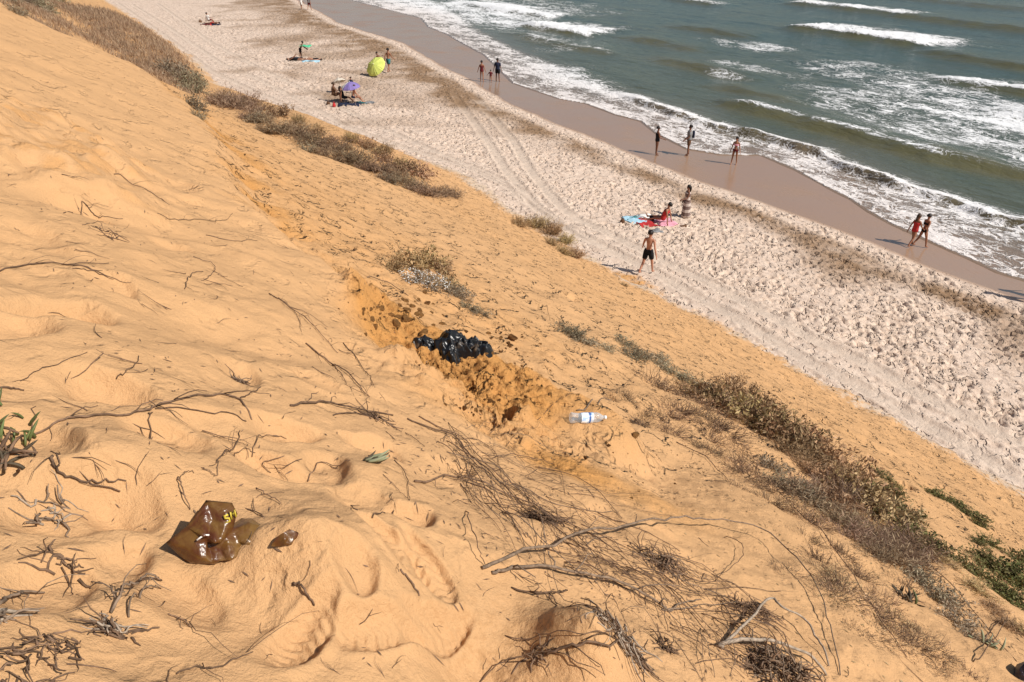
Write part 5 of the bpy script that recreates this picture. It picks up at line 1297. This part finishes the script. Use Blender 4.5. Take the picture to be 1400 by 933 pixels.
    for c_ in clothes:
        n, col = c_[0], CLO[c_[1]]
        if n in ('shorts', 'trousers'):
            mb = torso(-.05, .08, n, col)
            for q in 'LR':
                a, b, kk, an = J['hip' + q], J['thigh' + q], J['knee' + q], J['ankle' + q]; 
                pts = [a, (a + b) / 2, b, b + (kk - b) * .35] if n == 'shorts' else [a, b, kk, (kk + an) / 2, an]
                mb.tube(pts, [.105 * s_, .104 * s_, .096 * s_, .088 * s_] if n == 'shorts' else [.105 * s_, .094 * s_, .072 * s_, .068 * s_, .055 * s_], 12)
            put(n, mb.mesh(n), col)
        elif n == 'briefs': put(n, torso(-.085, .055, n, col, .004).mesh(n), col)
        elif n == 'swimsuit': put(n, torso(-.085, .40, n, col).mesh(n), col)
        elif n == 'bikini_top': put(n, torso(.29, .37, n, col, .004).mesh(n), col)
        elif n in ('shirt', 'vest'):
            mb = torso(.0, .52, n, col, .006)
            if n == 'shirt':
                for q in 'LR': mb.tube([J['shoulder' + q] + up_ * .01 * s_, J['bicep' + q], J['bicep' + q] + (J['elbow' + q] - J['bicep' + q]) * .5], [.072 * s_, .066 * s_, .060 * s_], 10)
            put(n, mb.mesh(n), col)
        elif n == 'dress':
            mb = torso(.0, .44, n, col, .004); rings = []
            for i in range(8):
                t_ = i / 7; cc = J['pelvis'] - up_ * (.86 * t_) * s_
                rings.append([cc + (rt * math.cos(a) + fw * math.sin(a)) * s_ * ((.175 + .055 * t_) * (1 + .09 * t_ * math.sin(6 * a))) for a in np.linspace(0, 2 * math.pi, 28, endpoint=False)])
            mb.loft(rings); put(n, mb.mesh(n), col)
        elif n == 'backpack':
            mb = MB(); cc = J['chest'] - fw * .20 * s_; mb.loft([ell(cc + up_ * z * s_, .13 * s_ * f_, .075 * s_ * f_, rt, fw, 14) for z, f_ in ((-.20, .6), (-.18, .95), (0, 1), (.14, .95), (.19, .5))])
            o = put(n, mb.mesh(n), col)
    return e
# ---- walkers and bathers
WK = dict(lean=4, hipL=19, hipR=-16, knL=8, knR=22, shL=-24, shR=26, elL=15, elR=25)
WK2 = dict(lean=4, hipL=-15, hipR=17, knL=24, knR=8, shL=22, shR=-20, elL=25, elR=15)
person(884, 374, 57, D(-35), 'bare chested person in short black trunks walking beside the wheel tracks', 'fair', 'dark', clothes=[('shorts', 'black')], pose=dict(WK2, saL=22, saR=20))
person(937, 298, 43, D(100), 'person in a long brown and white striped dress standing by the towels', 'brown', 'dark', True, [('dress', 'striped')], dict(elL=60, shL=20, elR=20), True)
person(906, 306, 20, D(60), 'person in red swimwear sitting on the pink towel leaning back on both arms', 'tan', 'dark', False, [('swimsuit', 'red')], dict(lean=-22, hipL=82, hipR=86, knL=12, knR=8, shL=-38, shR=-38, elL=5, elR=5), True, H=1.66, seat=.03)
G2 = None
person(1245, 337, 44, D(-68), 'long haired person in a coral swimsuit walking at the water edge', 'tan', 'brown', True, [('swimsuit', 'red')], WK, True)
person(1258, 338, 45, D(-72), 'short haired person in a black bikini walking at the water edge', 'tan', 'dark', False, [('bikini_top', 'black'), ('briefs', 'black')], dict(WK2, elL=70), True)
person(897, 212, 37, D(-80), 'slim person in a dark swimsuit standing on wet sand facing the backpack wearer', 'brown', 'dark', False, [('swimsuit', 'black')], dict(elL=80, elR=60, shR=10), True)
person(940, 213, 40, D(85), 'person in shirt and shorts with a dark backpack standing on wet sand', 'brown', 'dark', False, [('shirt', 'grey'), ('shorts', 'brown'), ('backpack', 'navy')], dict(elL=45, elR=40, shL=10))
person(1003, 225, 36, D(150), 'person in a pale bikini standing alone on wet sand by the foam', 'tan', 'dark', True, [('bikini_top', 'rose'), ('briefs', 'maroon')], dict(saL=14, saR=14, hipL=-4, hipR=6), True)
person(659, 112, 27, D(-15), 'person in a maroon swimsuit holding hands with a child at the water edge', 'tan', 'dark', False, [('swimsuit', 'maroon')], dict(saL=22, saR=16, hipL=6, hipR=-6), True)
person(671, 113, 17, D(-15), 'small child in maroon standing between two adults at the water edge', 'tan', 'dark', False, [('shirt', 'maroon')], dict(saL=40, saR=30), H=1.0)
person(680.5, 112, 30, D(-20), 'person in dark shirt and shorts beside the small child', 'brown', 'dark', False, [('shirt', 'navy'), ('shorts', 'black')], dict(saL=18, saR=12))
person(532, 99, 31, D(-30), 'bare chested person in blue grey trunks standing behind the lime parasol', 'tan', 'dark', False, [('shorts', 'teal')], dict(WK, elL=30, elR=35))
person(522, 96, 22, D(60), 'person stooping down right behind the lime parasol', 'brown', 'dark', False, [('shorts', 'navy')], dict(lean=45, hipL=10, hipR=0, knL=25, knR=20, shL=60, shR=60), H=1.65)
person(412, 81, 24, D(-85), 'person bending forward to hold out a green towel', 'brown', 'dark', False, [('shorts', 'black')], dict(lean=28, shL=70, shR=75, elL=5, elR=5, hipL=5, hipR=-4), H=1.62)
person(404, 83, 10, D(85), 'person in dark clothes lying on the sand at the feet of the towel holder', 'tan', 'dark', False, [('shorts', 'black'), ('vest', 'black')], dict(shL=30, shR=20), lying=2, H=1.7)
person(428, 83, 10, D(-80), 'person in a black top lying with legs stretched past the green towel', 'fair', 'dark', True, [('vest', 'black')], dict(hipL=6, hipR=20, knR=50), True, lying=2, H=1.65)
person(484, 142, 17, D(-60), 'bare backed person sitting under the purple parasol', 'fair', 'brown', False, [('briefs', 'navy')], dict(lean=12, hipL=80, hipR=90, knL=35, knR=60, shL=35, shR=30, elL=30, elR=30), H=1.72, seat=.03)
person(470, 141, 17, D(-70), 'person in black sitting in the middle of the purple parasol group', 'tan', 'dark', True, [('vest', 'black'), ('shorts', 'black')], dict(lean=-14, hipL=84, hipR=92, knL=30, knR=55, shL=-30, shR=-30), True, H=1.66, seat=.03)
person(457, 139, 20, D(-75), 'brown clad person sitting upright at the edge of the purple parasol group', 'brown', 'brown', False, [('shirt', 'brown'), ('shorts', 'brown')], dict(lean=5, hipL=100, hipR=92, knL=95, knR=80, shL=45, shR=40, elL=30, elR=20), H=1.75, seat=.03)
person(481, 127, 20, D(180), 'dark haired child standing behind the purple parasol', 'tan', 'dark', False, [('shirt', 'navy')], H=1.15)
person(286, 33, 14, D(-40), 'person in white top sitting on a dark towel far up the beach', 'tan', 'dark', False, [('shirt', 'white'), ('shorts', 'maroon')], dict(lean=-10, hipL=85, hipR=90, knL=40, knR=60, shL=-25, shR=30, elR=30), H=1.72, seat=.03)
person(291, 33, 10, D(-75), 'person lying beside the sitter in white far up the beach', 'brown', 'dark', False, [('shorts', 'red')], {}, lying=2, H=1.72)
person(412.5, 13, 22, D(-10), 'bare legged stroller in pale shorts on the far damp sand, the shorter of two', 'tan', 'dark', False, [('shorts', 'white'), ('shirt', 'white')], WK, H=1.66)
person(423.5, 14, 24, D(-10), 'bare legged stroller in red shorts on the far damp sand, the taller of two', 'tan', 'dark', False, [('shorts', 'maroon'), ('shirt', 'grey')], WK2, H=1.8)
person(1418, 415, 48, D(-60), 'person in dark shorts walking along the edge of the wet sand', 'tan', 'dark', False, [('shorts', 'navy')], WK, H=1.75)
person(1432, 410, 48, D(-60), 'person in a red swimsuit walking beside the dark shorts walker', 'tan', 'brown', True, [('swimsuit', 'red')], WK2, True, H=1.65)

# ------------------------------------------------------------------ towels, bags, parasols
def towel(px, py, L, Wd, yaw, col, label, col2=None, seed=0, name='beach_towel'):
    p = at(px, py); e = empty(name, p, label, 'towel', rotz=yaw); R = random.Random(seed + int(px)); c, s = math.cos(yaw), math.sin(yaw)
    def piece(x0, x1, nm, m_):
        mb = MB(); top = []; bot = []
        for x in np.linspace(x0, x1, 12):
            rt_, rb = [], []
            for y in np.linspace(-Wd / 2, Wd / 2, 9):
                xx = x + .03 * math.sin(6 * y + px); yy = y + .04 * math.sin(3 * x + px); z = gz(p.x + xx * c - yy * s, p.y + xx * s + yy * c) - p.z + .035 + .02 * math.sin(7 * x + 4 * y + px) + .012 * math.sin(13 * y - 5 * x)
                rt_.append((xx, yy, z)); rb.append((xx, yy, z - .012))
            top.append(rt_); bot.append(rb)
        rings = [a + b[::-1] for a, b in zip(top, bot)]; mb.loft(rings); return new_obj(nm, mb.mesh(nm), CLO[m_], e)
    if col2: piece(-L / 2, 0, 'cloth', col); piece(.004, L / 2, 'second_half', col2)
    else: piece(-L / 2, L / 2, 'cloth', col)
    return e
def bagthing(px, py, s, col, label, name='beach_bag'):
    p = at(px, py); e = empty(name, p, label, 'bag', rotz=px); FF = folds(int(px), 4, 1.5, 4); mb = MB(); rings = []
    for i in range(9):
        t = i / 8; z = s * .7 * t; f_ = (.82, .98, 1, .98, .94, .88, .8, .66, .35)[i]
        rings.append([(s * .5 * f_ * math.cos(a) * (1 + .15 * FF(math.cos(a), math.sin(a), t)), s * .32 * f_ * math.sin(a) * (1 + .15 * FF(math.cos(a), math.sin(a), t)), z) for a in np.linspace(0, 6.283, 18, endpoint=False)])
    mb.loft(rings); new_obj('body', mb.mesh('bag_body'), CLO[col], e)
    mb = MB(); mb.tube([(s * .3 * math.cos(a), 0, s * .62 + s * .32 * math.sin(a)) for a in np.linspace(0, math.pi, 9)], .012, 6); new_obj('handle', mb.mesh('bag_handle'), CLO[col], e)
towel(878, 299, 1.7, .9, D(25), 'paleblue', 'pale blue and white towel spread above the pink one', 'white')
towel(896, 306, 1.8, 1.0, D(12), 'red', 'pink and red towel under the sitter in red', 'rose')
towel(868, 301, .8, .5, D(40), 'teal', 'small teal cloth at the end of the pale blue towel')
towel(897, 316, .55, .4, D(20), 'grey', 'crumpled grey cloth dropped on the sand by the red towel')
bagthing(891, 301, .30, 'black', 'small black bag between the two towels')
bagthing(851, 305, .22, 'brown', 'small brown bag at the far end of the pale blue towel')
towel(935, 309, .30, .16, D(0), 'brown', 'pair of flat brown sandals dropped near the striped dress', name='sandals')
towel(500, 141, 1.3, .5, D(15), 'teal', 'dark teal towel beside the purple parasol group', 'grey')
towel(478, 143, 1.6, 1.0, D(10), 'navy', 'navy towel under the purple parasol group')
bagthing(457, 146, .35, 'red', 'small red bag by the purple parasol group')
bagthing(449, 143, .30, 'brown', 'small brown bag at the end of the purple parasol group')
towel(423, 64.5, .1, .1, 0, 'mint', 'x') if False else None
# green towel held out in the hands of the bending person
hp = at(412, 81); mb = MB(); rings = []
for i in range(10):
    x = .05 + .95 * i / 9; a = [(x, -.45 + .1 * j + .02 * math.sin(x * 9), 1.18 + .05 * math.sin(5 * x + j) - .10 * (x - .3) ** 2) for j in range(10)]
    rings.append(a + [(q[0], q[1], q[2] - .02) for q in reversed(a)])
mb.loft(rings); e = empty('green_towel', hp, 'bright green towel stretched out in the hands of the bending person', 'towel', rotz=D(0)); new_obj('cloth', mb.mesh('green_towel'), CLO['mint'], e)
towel(425, 84, 1.6, .8, D(5), 'paleblue', 'pale towel under the person lying in a black top')
towel(288, 34, 2.2, 1.1, D(5), 'maroon', 'dark towel far up the beach under the sitter in white', 'navy')
bagthing(274, 31, .4, 'brown', 'brown bag far up the beach beside the dark towel')
bagthing(288, 35, .35, 'red', 'red bag far up the beach in front of the sitter in white')
def parasol(base, axis, pole_len, rad, col, label, alt=None, sag=.30):
    e = empty('parasol', base, label, 'parasol'); e.rotation_mode = 'QUATERNION'; e.rotation_quaternion = Vector((0, 0, 1)).rotation_difference(Vector(axis).normalized())
    mb = MB(); mb.tube([(0, 0, -.02), (0, 0, pole_len + .05)], .016, 8); new_obj('pole', mb.mesh('pole'), CLO['white'], e)
    mb = MB(); mb.tube([(0, 0, pole_len), (0, 0, pole_len + .05), (0, 0, pole_len + .09)], [.03, .022, .006], 8); new_obj('finial', mb.mesh('finial'), CLO['white'], e)
    NP = 8
    for s in range(NP):
        mb = MB(); rows = []
        for i in range(8):
            t = i / 7; row = []
            for j in range(7):
                a = 2 * math.pi * (s + j / 6) / NP; w_ = math.cos(math.pi / NP) / math.cos((j / 6 - .5) * 2 * math.pi / NP); r_ = rad * t * (1 - (1 - w_) * 0.8)
                z = pole_len - sag * rad * 1.6 * t * t * .7 - sag * rad * .35 * t - (.03 * t * math.sin(math.pi * j / 6)); row.append((r_ * math.cos(a), r_ * math.sin(a), z))
            rows.append(row)
        under = [[(x, y, z - .006) for x, y, z in r_] for r_ in rows]; rings = [a + b[::-1] for a, b in zip(rows, under)]; mb.loft(rings)
        new_obj('canopy_panel', mb.mesh('canopy_panel'), CLO[alt if alt and s in (2, 3, 4) else col], e)
        a = 2 * math.pi * s / NP; mb = MB(); mb.tube([(rad * t * math.cos(a), rad * t * math.sin(a), pole_len - .012 - sag * rad * 1.6 * t * t * .7 - sag * rad * .35 * t) for t in (0.02, .33, .66, 1.0)], .005, 5); new_obj('rib', mb.mesh('rib'), CLO['grey'], e)
    return e
pw = at(468, 128); parasol(pw, (-.25, .35, 1), 1.15, .50, 'cream', 'pale parasol tilted behind the purple one', 'white', .35)
pb = at(484, 141); parasol(pb, (-.10, -.12, 1), 1.55, .72, 'purple', 'purple parasol with pale panels shading three sitters', 'white', .35)
lb = at(519, 103); r0 = .92
ax = Vector((-.40, -.66, .64)).normalized(); tip = at(513, 105) + Vector((0, .1, r0 * .98)); parasol(tip - ax * 1.5 + ax * .15, ax, 1.5, r0, 'lime', 'lime green parasol resting open on its side', None, .26)
